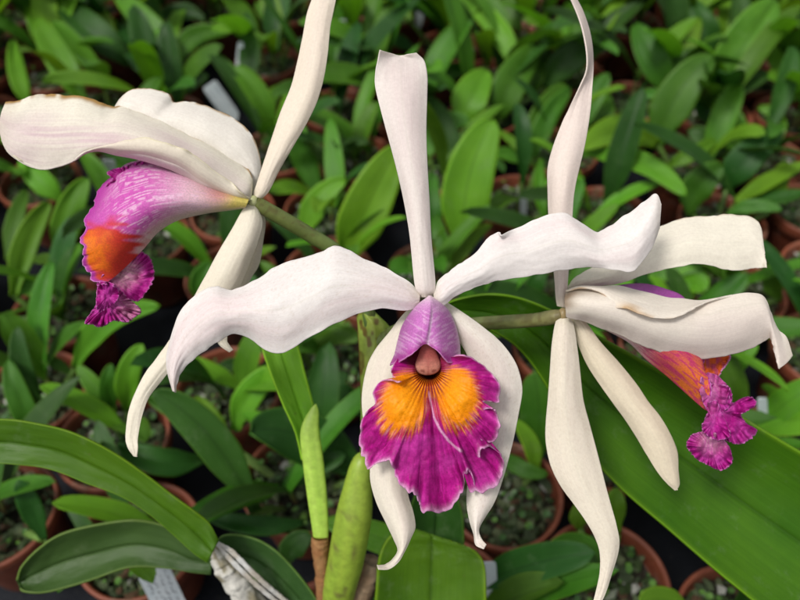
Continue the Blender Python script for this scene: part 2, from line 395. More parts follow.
# colours
wob=1.6*vn(rpx*.07,ang*3+9)
vein=vn(ang*34+wob,rpx*.025+3); vein2=vn(ang*75+wob*2,rpx*.05)
veinl=ss(.45,.2,np.abs(vein-.5)*2)*.6+ss(.4,.1,np.abs(vein2-.5)*2)*.45
C=mix(MAG,MAGD,np.clip(veinl,0,1))
C=mix(C,(.62,.06,.42),.45*ss(.4,.8,fbm(px*.05,py*.05,2)))
def ell(cx,cy,rx,ry,a=0):
    ca,sa=math.cos(a),math.sin(a); x=(px-cx)*ca+(py-cy)*sa; y=-(px-cx)*sa+(py-cy)*ca
    return 1-np.hypot(x/rx,y/ry)
mL=ell(404,402,23,31,.3); mR=ell(457,397,21,30,-.15); mT=ell(430,384,27,15)
m=np.maximum(np.maximum(mL,mR),mT)
streak=(vn(ang*40+wob,rpx*.03)-.5)*.6+(vn(ang*90,rpx*.05+5)-.5)*.35
notch=np.exp(-((px-431-(py-400)*.1)/5.5)**2)*ss(394,415,py)
mo=ss(-.16,.16,m+streak*(.35+.6*ss(392,425,py))*np.clip(1-m,0,1)-notch*1.0)
oc=mix(ORA,(.80,.16,.006),ss(.3,.8,vn(ang*50+wob,rpx*.06))*.22*ss(.4,.1,np.maximum(mL,mR))+.0*rpx)
oc=mix(oc,(.95,.37,.004),.7*ss(.25,.7,np.maximum(mL,mR)))
C=mix(C,(.55,.03,.035),.75*np.exp(-((m+streak*.5+.10)/.13)**2)*(py>372))
C=mix(C,oc,mo)
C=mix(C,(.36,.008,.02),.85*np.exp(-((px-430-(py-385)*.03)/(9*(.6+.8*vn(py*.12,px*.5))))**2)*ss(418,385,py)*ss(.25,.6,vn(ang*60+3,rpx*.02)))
# pale hairlines between magenta and orange
band=np.exp(-((m+.05)/.18)**2)
C=mix(C,(.85,.45,.35),.55*band*ss(.6,.8,vn(ang*110,rpx*.08))*(py>385))
# throat stripes
str_=ss(.15,.75,.5+.5*np.sin(ang*44+wob*.8))
C=mix(C,(.22,.006,.008),np.clip(str_*ss(44,15,rpx+np.abs(px-430)*.75-10*vn(ang*30,rpx*0)),0,1)*(py>364))
C=mix(C,THR,ss(13,7,rpx)); C=mix(C,(.25,.02,.02),.8*ss(374,360,py)*ss(14,10,np.abs(px-429)-10))  # dark red throat, colour deepened to paint the shade in funnel and hood
line=pdist(px,py,[(429,392),(431,405),(434,417),(440,429),(449,441),(461,451)])
C=mix(C,(.78,.42,.62),.85*ss(1.7,.5,line)*ss(388,400,py))
C=mix(C,(.80,.38,.66),.8*ss(.962,.995,s+0*px)*top*ss(.1,.4,vn(T*90,T*0+2)+.2))
C=mix(C,PALE,.25*ss(.93,.99,s+0*px)*ss(.55,.75,vn(T*26,T*0+12))*top)
P=PT(px,py,D0+dz*.001)
lip.grid(P,C,np.stack([np.broadcast_to(s,px.shape),T],-1))
# hood: two side lobes meeting along a crest above the column
def hoodcol(u,v,px,py):
    c=mix((.76,.50,.70),(.56,.15,.50),ss(.05,.45,u)*.9)
    st_=ss(.5,.8,vn(px*.16+1,(py+np.abs(px-430)*.55)*.62))   # cross striae
    c=mix(c,(.80,.52,.74),.5*st_*ss(.05,.3,u))
    c=mix(c,(.85,.70,.74),.8*np.exp(-((px-429-(py-300)*.0)/26)**2)*ss(.25,.0,u))
    c=mix(c,(.36,.015,.25),.75*ss(.80,1,u+.12*(vn(v*12,u*3)-.5)))
    c=mix(c,LAV,.8*ss(.975,1,u))
    c=mix(c,(.45,.10,.42),.5*np.exp(-((v-.5)/.018)**2)*ss(.2,.5,u))
    c=mix(c,(.78,.62,.74),.6*np.exp(-((v-.54)/.02)**2)*ss(.2,.5,u))
    c=mix(c,(.80,.72,.74),.55*ss(.9,1,v))
    return c
hs=[ [(427,298,2),(428,297,0),(429,296,-1),(430,296,-2),(431,296,-1),(432,297,0),(434,298,2)],
     [(413,310,4),(417,306,0),(423,303,-4),(430,302,-6),(436,303,-4),(443,306,0),(448,310,4)],
     [(403,325,6),(409,319,-1),(418,315,-7),(429,315,-9),(439,316,-7),(449,320,-1),(455,325,6)],
     [(398,341,7),(404,334,-2),(415,329,-9),(427,329,-10.5),(438,330,-9.5),(451,335,-2),(459,341,7)],
     [(395,354,6),(401,348,-3),(412,343,-9),(425,340,-9.5),(438,344,-10),(451,350,-4),(460,354,5)],
     [(390,366,1),(399,362,-5),(411,355,-10),(425,344,-8),(438,352,-11),(449,363,-7),(460,359,1)]]
def hd(u,v,px,py):
    e=u**6; r=(fbm(v*16,u*0+2,2)-.5)
    crest=-1.2*np.exp(-((v-.5)/.03)**2)*ss(.15,.4,u)
    return 0*u,2.4*r*e,crest+2.5*(fbm(v*9,u*3,2)-.5)*e+.5*(fbm(u*8,v*8,2)-.5)
surf(lip,hs,D0,110,130,hd,hoodcol)
part('lip',lip,'lip',fc,.0005)
# column with its anther cap
def blob(mb,c,r,C=(.5,.5,.5),n=24,jit=0,rot=None,colf=None):
    th=np.linspace(0,math.pi,n); ph=np.linspace(0,2*math.pi,n*2,endpoint=False)
    a,b=np.meshgrid(th,ph,indexing='ij')
    X=np.stack([np.sin(a)*np.cos(b),np.cos(a),np.sin(a)*np.sin(b)],-1)
    P=np.asarray(c)+X[...,:1]*r[0]*RT-X[...,1:2]*r[1]*UP+X[...,2:]*r[2]*FW
    CC=colf(X) if colf else np.broadcast_to(C,P.shape)
    mb.grid(P,CC,None,wrap=True)
cb=MB()
def capcol(X):
    c=mix((.52,.20,.17),(.66,.32,.26),ss(-1,1,X[...,0]+.3*X[...,1]))
    for x in(-.33,.33):
        c=mix(c,(.25,.05,.05),.7*ss(.22,.08,np.hypot(X[...,0]-x,X[...,1]-.45)))
    return mix(c,(.36,.10,.10),.8*ss(.55,1,X[...,1]))
def ccol(u,th):
    c=mix((.40,.09,.08),(.66,.28,.20),ss(.35,.8,u)); c=mix(c,(.35,.08,.07),.5*np.exp(-((np.abs(np.cos(th)))/.12)**2)*ss(.4,.6,u)); c=mix(c,(.66,.34,.26),.5*ss(.5,.75,u)*(.5+.5*np.cos(th*2)))  # upper column painted darker to sink into the throat's shade; central furrow
    for a0 in (-2.02,-1.12,-5.16,-4.26):
        c=mix(c,(.22,.05,.04),.8*ss(.30,.1,np.hypot((th-2*math.pi-a0)*1.0,(u-.76)*6)))
    return mix(c,(.30,.07,.06),.7*ss(.88,.97,u))
tube(cb,ptube([(429,320,D0+.001,5),(429,334,D0-.003,5),(428.5,342,D0-.004,5),(428,350,D0-.003,8),(428,357,D0-.002,10.5),(428,363,D0-.0015,12.6),(428,367.5,D0-.001,12.4),(428,370.5,D0,10.5),(428,371.8,D0+.001,6)]),32,80,flat=.5,colf=ccol)
part('column',cb,'lip',fc)
# ---- left flower
DL=.285
mb=MB(); tube(mb,ptube([(254,201,DL+.002,6.5),(266,209,DL+.005,7.5),(285,220,DL+.010,7.5),(310,235,.302,7.5),(340,255,.308,7),(362,290,.314,6.5),(372,330,.318,7)]),18,80,colf=stemcol((.17,.19,.05),(.10,.17,.04),.5,4))
blob(mb,PT(253,201,DL+.001),(.0022,.0024,.002),(.40,.42,.2),14)
fl=part('flower',mb,'stem',label='left flower seen from the side with purple tubular lip and browned upper petal edge')
WL=(.84,.79,.70)
# rear petal
st=[(257,190,250,196,8,7,8),(261,170,246,190,9,5,8),(258,150,236,178,10,3,8),(250,133,222,170,10,1,8),(236,120,207,158,10,0,8),(218,111,190,148,10,-1,7),(202,105,176,142,10,-1,7),(188,102,160,136,10,-1,7),(174,103,146,130,10,0,7),(169,95,136,124,10,0,7),(156,90,128,120,10,1,7),(142,89,120,115,10,2,7),(130,91,116,110,10,4,7),(120,99,115,107,10,7,8)]
petal_obj('petal',st,DL,fl,ruffle(1.2,6,31,.8),petal_col(base=(0.866,0.833,0.777),bl=.08,rim=.8,seed=33))
# front petal: upper margin, lower margin, crease where the lower margin rolls up
fp=[[(251,197,1),(251,198,0),(250,199,0),(250,200,0),(250,201,1),(250,200,-1),(250,199,-2)],
    [(252,178,4),(250,184,0),(246,190,-3),(240,196,-4),(236,199,-1),(238,196,-5),(241,192,-6)],
    [(245,167,5),(240,174,0),(234,183,-4),(226,190,-5),(220,194,-1),(223,189,-7),(229,181,-8)],
    [(230,155,6),(225,163,-1),(218,173,-6),(208,183,-7),(202,187,-2),(206,179,-10),(213,169,-11)],
    [(213,144,6),(209,153,-2),(203,164,-8),(192,173,-9),(186,177,-3),(190,168,-12),(197,157,-14)],
    [(195,135,6),(191,145,-3),(186,156,-9),(176,165,-11),(170,169,-4),(174,159,-14),(180,147,-16)],
    [(178,126,6),(175,137,-3),(171,147,-10),(160,159,-11),(152,163,-4),(156,153,-14),(162,141,-16)],
    [(160,117,6),(157,129,-3),(154,141,-10),(142,154,-11),(133,158,-4),(137,150,-13),(143,138,-15)],
    [(142,110,6),(139,123,-3),(136,135,-9),(124,149,-10),(116,155,-4),(119,149,-11),(124,141,-13)],
    [(126,105,6),(122,117,-2),(118,131,-8),(106,146,-8),(99,151,-4),(101,148,-9),(106,145,-10)],
    [(112,107,4),(107,119,-2),(104,131,-6),(92,146,-7),(86,153,-4),(86,152,-6),(87,151,-7)],
    [(100,103,3),(95,116,-2),(90,130,-5),(80,147,-5),(74,160,-3),(74,160,-3),(74,160,-3)],
    [(84,97,2),(79,113,-2),(74,130,-4),(67,148,-4),(60,165,-1),(60,165,-1),(60,165,-1)],
    [(66,95,2),(62,113,-1),(57,131,-3),(51,149,-3),(44,168,0),(44,168,0),(44,168,0)],
    [(50,94,2),(46,113,-1),(41,131,-2),(36,148,-2),(30,165,1),(30,165,1),(30,165,1)],
    [(33,96,2),(29,113,0),(25,130,-1),(21,146,-1),(18,159,1),(18,159,1),(18,159,1)],
    [(20,101,2),(15,115,0),(10,128,0),(9,141,0),(8,151,1),(8,151,1),(8,151,1)],
    [(6,103,2),(2,112,1),(0,121,0),(0,131,1),(2,140,1),(2,140,1),(2,140,1)]]
cf=petal_col(base=(.84,.80,.70),blush=(.66,.42,.54),bl=.45,rim=1.0,seed=37,speck=.1)
def cfl(u,v,px,py):
    c=cf(u,v,px,py)
    g=np.exp(-((py-(137-(px-60)*-.05))/13)**2)*ss(10,35,px)*ss(150,110,px)
    c=mix(c,(.58,.34,.46),.55*g*(.45+.55*ss(.4,.7,vn(u*4,v*46))))
    c=mix(c,(.84,.76,.62),.6*ss(.66,.72,v)*ss(.62,.55,u))
    return mix(c,(.80,.74,.48),.5*ss(.97,1,v))
def dfl(u,v,px,py):
    e=ss(.2,0,v)**2+ss(.9,1,v)**2*1.2
    return .5*e*(fbm(u*60,v*0,2)-.5),2.6*e*(fbm(u*30,v*0+4,2)-.5),3*e*(fbm(u*18,v*0+9,2)-.5)+1.2*(fbm(u*7,v*4,3)-.5)
petal_obj('petal',fp,DL,fl,dfl,cfl,nu=260,nv=120,K=7)
# dorsal sepal
st=[(252,199,258,200,2,1,2),(256,187,268,192,2,-1,2),(263,166,279,170,3,-2,2),(270,145,293,146,4,-2,2),(280,115,305,126,5,-2,2),(291,88,317,101,6,-1,3),(298,61,324,76,7,0,4),(303,37,328,50,8,2,5),(307,15,330,28,9,4,6),(312,0,334,8,10,6,8),(318,-20,338,-15,12,9,10),(324,-45,336,-45,14,12,13),(330,-70,332,-70,16,15,16)]
petal_obj('sepal',st,DL,fl,ruffle(.8,5,41,.3),petal_col(base=(0.844,0.755,0.644),bl=.15,seed=43))
# lateral sepals
st=[(250,203,256,206,1,0,2),(243,210,262,222,0,-3,2),(233,228,258,240,0,-5,1),(220,250,250,262,0,-6,1),(208,272,240,285,0,-6,1),(196,294,226,305,1,-5,1),(184,315,207,326,1,-4,1),(172,337,190,345,1,-3,1),(158,357,175,364,1,-2,1),(146,373,162,380,1,-2,1),(136,392,149,397,1,-1,1),(129,412,142,416,1,-1,1),(126,436,138,438,1,0,1),(128,447,138,448,0,0,0),(134,456,137,457,0,0,0)]
petal_obj('sepal',st,DL,fl,ruffle(.8,5,45,.3),petal_col(base=(0.866,0.810,0.688),bl=.05,seed=47))
st=[(252,205,257,206,6,6,6),(254,215,265,219,7,5,7),(250,236,263,240,8,5,8),(244,258,259,264,9,6,9),(236,275,250,280,9,7,9),(226,300,240,304,9,8,9),(217,325,229,328,8,7,8),(216,338,227,340,7,6,7),(221,346,229,345,6,5,6),(230,352,233,350,5,5,5)]
petal_obj('sepal',st,DL+.004,fl,ruffle(.6,5,49,.3),petal_col(base=(0.799,0.755,0.644),bl=.05,seed=51))
# lip: tube + flared front
lip=MB()
def tubecol(u,v,px,py):
    dR=np.hypot((px-252)*.9,(py-200))
    c=mix((.72,.62,.16),(.80,.60,.62),ss(.10,.30,u))
    c=mix(c,(.62,.085,.46),ss(.27,.55,u)*.95)
    stri=ss(.4,.7,vn(u*9+2*vn(v*9,u*5),v*105+5*vn(u*9,v*4)))*ss(.25,.55,vn(u*60+9,v*30))
    c=mix(c,(.86,.62,.76),.6*stri*ss(.12,.3,u)*ss(.90,.60,u))
    c=mix(c,(.84,.72,.60),.75*ss(.72,.98,v)*ss(.95,.6,u))
    c=mix(c,(.43,.03,.33),.75*ss(.72,.95,u)*ss(.7,.3,v))
    c=mix(c,(.50,.10,.14),.6*np.exp(-((u-.22)/.09)**2)*np.exp(-((v-.35)/.3)**2))
    # orange red flush on the lower front
    e=1-np.hypot((px-104)/36,(py-254)/29); st2=(vn(px*.08,py*.25)-.5)*.35
    c=mix(c,(.62,.035,.03),ss(-.35,.25,e+st2*1.8)); c=mix(c,(.83,.20,.008),(.15+.75*ss(122,96,px))*(.55+.45*ss(.35,.6,fbm(px*.12,py*.12,2)))*ss(.10,.6,e+st2*1.3+.12*ss(115,95,px)))
    c=mix(c,(.45,.04,.34),ss(.93,.975,u)); c=mix(c,LAV,.85*ss(.982,1,u))
    return c
tl=[[(249,197,1),(249,199,-2),(248,202,-4),(247,204,-4),(246,206,-3),(245,208,1)],
    [(235,192,3),(235,195,-3),(234,199,-6),(233,203,-6),(232,207,-4),(230,210,2)],
    [(213,183,5),(213,189,-4),(212,196,-8),(211,203,-8),(209,209,-5),(207,213,3)],
    [(184,168,6),(183,178,-5),(182,190,-10),(181,202,-11),(180,212,-6),(178,220,3)],
    [(152,160,7),(150,172,-4),(150,189,-11),(152,206,-13),(155,221,-8),(158,232,2)],
    [(130,163,8),(126,178,-3),(125,198,-11),(128,218,-14),(135,236,-10),(143,249,0)],
    [(120,169,9),(112,188,0),(107,210,-9),(107,234,-13),(114,254,-10),(124,268,-3)],
    [(113,176,10),(101,198,2),(93,220,-6),(92,244,-11),(98,264,-9),(110,280,-5)],
    [(108,181,11),(97,200,4),(87,221,-4),(84,246,-10),(84,268,-8),(99,286,-6)]]
def td(u,v,px,py):
    e=ss(.75,1,u)**2; r=fbm(v*13,u*0+5,2)-.5; r2=fbm(v*30,u*0+15,2)-.5
    return -9*r*e-4*r2*e,3*r2*e,5*(fbm(v*11,u*1.5+8,2)-.5)*e
surf(lip,tl,DL,240,260,td,tubecol)
# far side lobe peeking above
def lobe(mb,Bd,c,D,dc,de,amp,seed,colf,nT=220,nS=50,freq=16,tooth=.05):
    Bd=cr(np.array(Bd,float),nT,True); Bd=np.concatenate([Bd,Bd[:1]]); t=np.linspace(0,1,nT+1)
    per=lambda f,o:fbm(np.cos(2*math.pi*t)*f+o,np.sin(2*math.pi*t)*f+o,2)-.5
    c=np.array(c,float); Bd=c+(Bd-c)*(1+tooth*per(freq*1.6,seed+2)*2)[:,None]
    s=np.linspace(0,1,nS)[:,None]
    px=c[0]+(Bd[:,0]-c[0])[None]*s; py=c[1]+(Bd[:,1]-c[1])[None]*s
    dz=dc+(np.interp(t,np.linspace(0,1,len(de)),de)[None]-dc)*s**1.3+amp*s**4*(per(freq*.4,seed)*2.6)[None]
    dz=dz+.35*amp*(vn(np.broadcast_to(t[None]*freq*2.2,px.shape),px*0+seed)-.5)*s**7+amp*1.3*(fbm(px*.13+seed,py*.13,2)-.5)*ss(0,.4,s)
    an=np.broadcast_to(t[None],px.shape)
    mb.grid(PT(px,py,D+dz*.001),colf(np.broadcast_to(s,px.shape),an,px,py),np.stack([np.broadcast_to(s,px.shape),an],-1))
def magcol(cx,cy,cream=0,cp=None,orange=0):
    def f(s,t,px,py):
        a=np.arctan2(py-cy,px-cx); r=np.hypot(px-cx,py-cy)
        v=vn(a*26+vn(r*.1,a*3)*1.5,r*.05)
        c=mix((.47,.014,.27),(.29,.005,.16),ss(.45,.15,np.abs(v-.5)*2)*.3)
        c=mix(c,(.55,.08,.42),.4*ss(.45,.7,fbm(px*.1,py*.1,2)))
        if cream:
            m=cream*ss(24,4,np.hypot(px-cp[0],(py-cp[1])))*(.6+.4*ss(.4,.7,v)); c=mix(c,(.82,.60,.58),np.clip(m,0,1))
        if orange: c=mix(c,(.80,.20,.01),orange*ss(26,8,r)); 
        return mix(c,LAV,.4*ss(.965,.99,s))
    return f
lobe(lip,[(152,160),(142,161),(133,163),(124,167),(114,169),(107,173),(113,179),(107,184),(104,193),(112,200),(126,196),(140,186),(152,174)],(130,180),DL,5,[6,4,2,6,3,7,2,5,8],3,27,magcol(165,190,0,None),freq=20)
lobe(lip,[(97,284),(108,270),(122,259),(138,252),(148,256),(153,266),(154,278),(147,291),(138,301),(126,298),(112,294)],(118,284),DL,-2,[-6,-4,0,4,6,5,3,0,-3,-5,-6],3,3,magcol(96,262,.75,(124,272)))
lobe(lip,[(98,286),(108,284),(118,288),(126,296),(134,303),(141,311),(134,318),(127,322),(120,321),(112,321),(106,325),(99,327),(92,324),(85,323),(90,314),(97,303)],(108,303),DL-.003,-1,[-6,-8,-7,-3,0,2,0,-4,-7,-4,0,-4,-8,-3,-2,-4],5,8,magcol(92,272,.4,(132,308)),freq=22)
lobe(lip,[(99,284),(108,282),(117,287),(119,296),(114,304),(106,309),(99,312),(96,303)],(107,296),DL-.006,-3,[-4,-7,-4,-1,-4,-7,-3],3,19,magcol(100,284),freq=18,nT=140)
part('lip',lip,'lip',fl,.0005)
# ---- right flower
DR=.283
mb=MB(); tube(mb,ptube([(563,314,DR+.001,5),(553,317,DR+.004,7.5),(535,320,DR+.009,7),(505,322,.300,7),(470,324,.308,6.5),(430,327,.314,6.5),(395,332,.318,7),(374,345,.318,7)]),18,80,colf=stemcol((.20,.17,.07),(.15,.24,.06),.45,9))
blob(mb,PT(563,314,DR+.001),(.0020,.0026,.002),(.30,.22,.10),14)
fr=part('flower',mb,'stem',label='right flower turned away with twisted upright sepal above the broad leaf')
WR=(.85,.79,.71)
st=[(557,306,566,308,3,2,3),(556,296,567,292,3,0,2),(555,280,568,272,3,-1,2),(552,250,571,245,4,-2,2),(549,218,572,218,4,-2,2),(548,190,574,192,4,-3,2),(548,168,579,168,4,-3,2),(553,148,585,143,4,-2,2),(561,126,590,112,3,0,2),(570,106,592,90,1,1,2),(580,86,593,75,-1,1,3),(586,72,593,62,-3,1,5),(587,58,592,46,-4,1,6),(585,42,589,30,-3,2,7),(580,22,583,12,0,3,8),(571,0,576,-2,4,6,9),(560,-22,565,-24,8,9,10)]
petal_obj('sepal',st,DR,fr,ruffle(.7,5,61,.3),petal_col(base=(0.844,0.744,0.688),bl=.25,seed=63),nu=180)
st=[(568,286,568,292,4,4,4),(576,277,578,287,6,4,5),(592,268,597,286,8,3,5),(612,256,616,284,9,2,4),(634,242,633,279,10,1,3),(655,229,652,272,10,0,2),(675,221,674,268,10,0,2),(692,217,694,264,9,0,2),(707,217,711,266,9,0,2),(722,215,726,270,9,0,2),(738,215,741,270,9,0,2),(751,217,755,268,8,0,2),(760,226,763,268,6,1,1),(763,245,767,268,3,1,0)]
petal_obj('petal',st,DR+.004,fr,ruffle(1.6,6,65,.9),petal_col(base=(0.855,0.810,0.710),bl=.06,rim=.35,seed=67,rimside='T'))
# front petal with upper margin folded down towards the viewer: [lower margin .. ridge .. flap edge]
fp=[[(566,317,0),(566,311,-2),(565,304,-2),(565,297,0),(566,291,2),(566,291,1),(566,292,0)],
    [(575,319,0),(576,311,-5),(577,302,-6),(577,294,-3),(579,287,2),(581,287,-3),(583,288,-4)],
    [(591,324,0),(593,314,-6),(595,304,-8),(597,295,-5),(601,287,2),(603,289,-5),(603,295,-7)],
    [(607,330,0),(609,318,-7),(612,306,-9),(615,295,-6),(618,286,2),(617,294,-6),(614,307,-10)],
    [(622,336,0),(625,323,-7),(628,310,-9),(631,299,-7),(635,290,1),(632,301,-8),(627,309,-12)],
    [(638,343,0),(641,328,-7),(645,315,-9),(648,303,-7),(652,294,1),(648,307,-9),(642,314,-13)],
    [(654,350,0),(658,335,-7),(661,321,-9),(664,307,-6),(668,298,1),(664,311,-9),(659,319,-13)],
    [(672,356,0),(675,340,-6),(678,326,-8),(680,311,-6),(683,299,1),(680,311,-9),(678,317,-12)],
    [(692,358,1),(693,343,-5),(694,328,-7),(695,314,-5),(696,301,0),(694,306,-6),(693,309,-9)],
    [(712,358,1),(711,343,-4),(710,329,-6),(708,315,-5),(707,301,-1),(706,302,-3),(705,303,-5)],
    [(730,355,2),(727,341,-3),(723,326,-5),(720,311,-4),(718,299,-1),(718,299,-2),(717,299,-3)],
    [(748,349,3),(744,336,-2),(740,322,-4),(736,308,-3),(733,296,0),(733,296,0),(733,296,0)],
    [(760,343,3),(757,330,-1),(754,317,-3),(751,305,-2),(749,294,1),(749,294,1),(749,294,1)],
    [(770,338,2),(769,327,-1),(767,315,-2),(765,305,-1),(763,297,2),(763,297,2),(763,297,2)],
    [(773,346,0),(774,338,-1),(773,329,-1),(772,321,0),(770,312,2),(770,312,2),(770,312,2)],
    [(775,355,-1),(777,348,-1),(779,341,0),(779,334,1),(777,329,2),(777,329,2),(777,329,2)],
    [(778,366,-1),(780,362,-1),(783,355,0),(785,348,1),(786,338,2),(786,338,2),(786,338,2)],
    [(779,369,-1),(781,367,-1),(785,364,0),(789,360,1),(792,356,2),(792,356,2),(792,356,2)]]
cf2=petal_col(base=WR,bl=.1,rim=0,seed=71,green=.05)
def cfr(u,v,px,py):
    c=cf2(u,v,px,py)
    c=mix(c,(.75,.62,.60),.35*ss(.45,.75,vn(u*3,v*3+5))*ss(.6,.3,v))
    c=mix(c,(.22,.12,.05),.8*ss(.10,.0,u+.04*(vn(v*8,u)-.5))*ss(.1,.35,v)*ss(.7,.5,v))
    c=mix(c,(.58,.36,.16),.8*ss(.93,1,v)*ss(.35,.65,fbm(u*25,v*0,2))*ss(.45,.2,u))
    c=mix(c,(.62,.44,.26),.8*np.exp(-((px-628)/12)**2-((py-308)/5)**2)*ss(.85,.9,v))
    return c
def dfp(u,v,px,py):
    e=ss(.25,0,v)**2+ss(.9,1,v)**2
    return .5*e*(fbm(u*60,v*0,2)-.5),2.2*e*(fbm(u*34,v*0+4,2)-.5),2.5*e*(fbm(u*20,v*0+9,2)-.5)
petal_obj('petal',fp,DR-.004,fr,dfp,cfr,nu=240,nv=110,K=7)
st=[(562,313,566,314,2,1,2),(556,322,573,324,1,-2,1),(552,345,577,348,0,-4,0),(550,372,580,374,0,-5,0),(548,400,583,400,0,-6,0),(546,422,589,423,0,-6,0),(546,443,595,445,-1,-6,-1),(551,466,601,468,-2,-7,-2),(561,486,606,488,-3,-8,-3),(574,504,611,506,-4,-8,-4),(586,521,616,524,-5,-8,-5),(595,537,619,541,-5,-8,-5),(600,553,617,556,-5,-7,-5),(600,573,611,575,-5,-6,-5),(596,592,605,594,-5,-5,-5),(592,606,599,607,-5,-5,-5),(592,616,594,616,-5,-5,-5)]
petal_obj('sepal',st,DR,fr,ruffle(.8,5,75,.3),petal_col(base=(0.844,0.777,0.666),bl=.12,seed=77,speck=.12),nu=180)
st=[(568,316,572,315,5,5,5),(574,328,585,322,6,3,6),(579,346,600,342,7,2,6),(588,366,618,362,7,1,6),(601,386,636,384,7,1,6),(614,404,648,402,7,1,6),(625,419,660,417,7,1,6),(636,436,670,434,7,1,6),(646,453,677,452,7,2,6),(657,471,678,470,7,4,6),(667,483,679,483,7,5,7),(675,490,677,490,7,7,7)]
petal_obj('sepal',st,DR,fr,ruffle(.7,5,79,.3),petal_col(base=(0.821,0.733,0.577),bl=.08,seed=81))
lip=MB()
def rtc(u,v,px,py):
    c=mix((.78,.55,.58),(.60,.10,.10),ss(.30,.55,u)); c=mix(c,(.80,.62,.62),.5*ss(.5,.2,u))
    e=1-np.hypot((px-690)/40,(py-385)/32); c=mix(c,(.78,.20,.02),ss(0,.6,e)*.8)
    vv=vn(u*10+vn(v*6,u*4)*2,v*46)
    c=mix(c,(.50,.02,.16),.75*ss(.5,.3,np.abs(vv-.5)*3)*ss(.25,.5,u)*ss(.2,.5,v))
    c=mix(c,(.45,.10,.48),ss(.45,.1,v)*.9)
    c=mix(c,(.42,.02,.28),ss(.93,.98,u)); return mix(c,LAV,.85*ss(.98,1,u))
tr=[[(570,300,3),(571,302,-1),(572,305,-3),(572,308,-1),(572,311,2)],
    [(597,290,5),(597,300,-4),(596,309,-7),(595,317,-4),(594,324,2)],
    [(622,285,7),(623,300,-4),(624,315,-9),(626,329,-6),(627,341,2)],
    [(645,284,9),(646,304,-4),(646,324,-10),(646,343,-7),(646,359,2)],
    [(665,289,10),(667,313,-3),(668,336,-10),(668,358,-8),(667,376,1)],
    [(683,297,11),(686,324,-1),(688,350,-9),(688,372,-9),(686,393,-1)],
    [(694,315,11),(699,339,2),(701,360,-7),(704,384,-9),(703,408,-4)],
    [(704,330,10),(704,350,3),(703,368,-6),(711,384,-9),(710,412,-6)]]
surf(lip,tr,DR+.004,140,100,lambda u,v,px,py:(3*ss(.8,1,u)*(fbm(v*18,v*0+5,2)-.5),0*u,3*ss(.8,1,u)*(fbm(v*14,u*0,2)-.5)),rtc)
lobe(lip,[(703,345),(715,347),(730,355),(728,363),(722,371),(717,380),(712,384),(704,375),(701,360)],(712,363),DR+.006,4,[6,5,3,2,0,0,1],2,33,lambda s,t,px,py:mix(mix((.70,.12,.015),(.36,.02,.2),.6*ss(.5,.8,vn(px*.3,py*.15))),LAV,.9*ss(.88,.97,s)*(px>715)))
lobe(lip,[(709,384),(718,384),(729,387),(729,395),(733,403),(743,398),(751,397),(756,404),(747,411),(741,415),(747,424),(757,431),(749,440),(738,444),(728,441),(717,436),(706,431),(704,422),(710,408),(714,396)],(722,412),DR+.001,-4,[-2,-4,-6,2,4,-2,-5,-3,3,0,-6,-3,2,-2,-6,-2,-2],5,41,magcol(698,388,.1,(716,400)),freq=24)
lobe(lip,[(702,376),(714,374),(728,386),(732,397),(728,408),(716,414),(706,408),(700,392)],(715,393),DR+.002,-6,[-4,-2,-1,-3,-5,-7,-7,-6],3,61,magcol(700,368,.25,(708,388)),freq=16,nT=140)
lobe(lip,[(706,405),(716,400),(721,412),(730,432),(728,438),(716,440),(705,434),(702,425),(709,415)],(714,422),DR-.003,-6,[-3,-6,-8,-5,-8,-5,-3],3,43,magcol(700,388,.1,(706,408)),freq=16,nT=140)
lobe(lip,[(700,432),(692,435),(687,443),(688,449),(697,459),(706,464),(714,468),(722,470),(731,464),(732,455),(727,444),(720,436),(710,431)],(711,447),DR-.002,-5,[-2,-4,-6,-2,1,-3,-7,-4,0,-4,-7,-4],4,47,magcol(712,418,.4,(713,438)),freq=20)
part('lip',lip,'lip',fr,.0005)
# ---- stalk, sheaths, pseudobulbs, leaves of the flowering plant
mb=MB(); tube(mb,ptube([(375,340,.318,8),(369,365,.322,8),(368,400,.328,7.5),(368,440,.334,7.5),(367,475,.340,8)]),18,60,colf=stemcol((.20,.28,.05),(.15,.25,.04),.9,3))
part('flower_stalk',mb,'stem')
mb=MB(); surf(mb,[[(357,317,-3),(360,312,-7),(366,312,-10),(372,311,-7),(374,313,-3)],[(358,330,-3),(365,328,-8),(374,325,-11),(383,326,-8),(390,330,-3)],[(359,352,-3),(366,350,-8),(374,348,-10),(384,348,-8),(391,350,-3)],[(361,380,-2),(366,380,-7),(371,380,-9),(377,380,-7),(382,378,-2)],[(362,410,-1),(366,410,-5),(369,410,-7),(373,410,-5),(376,408,-1)]],.324,60,40,lambda u,v,px,py:(1.2*(fbm(u*6,v*3,2)-.5),2*(fbm(v*5,u*0,2)-.5),1.5*(fbm(u*5,v*5,2)-.5)),
     lambda u,v,px,py:mix(mix((.24,.36,.05),(.36,.44,.07),fbm(u*5,v*2,2)),(.14,.06,.015),np.clip(.85*ss(.62,.74,fbm(px*.13,py*.09,2))+ss(.05,.0,v)+.8*ss(.06,0,u),0,1)))
part('flower_sheath',mb,'stem',thick=.0006,label='yellow green sheath with brown spots')
def bulbcol(u,th):
    c=mix((.21,.31,.03),(.28,.38,.04),fbm(u*5,np.cos(th)*2+5,2))
    c=mix(c,(.20,.33,.03),.3*(.5+.5*np.sin(th*9+3*vn(u*3,u*0))))
    c=mix(c,(.42,.45,.10),.5*np.exp(-((u-.02)/.03)**2)); c=mix(c,(.10,.07,.03),.7*ss(.72,.82,vn(u*40,np.cos(th)*3))*ss(.35,.6,u))
    return c
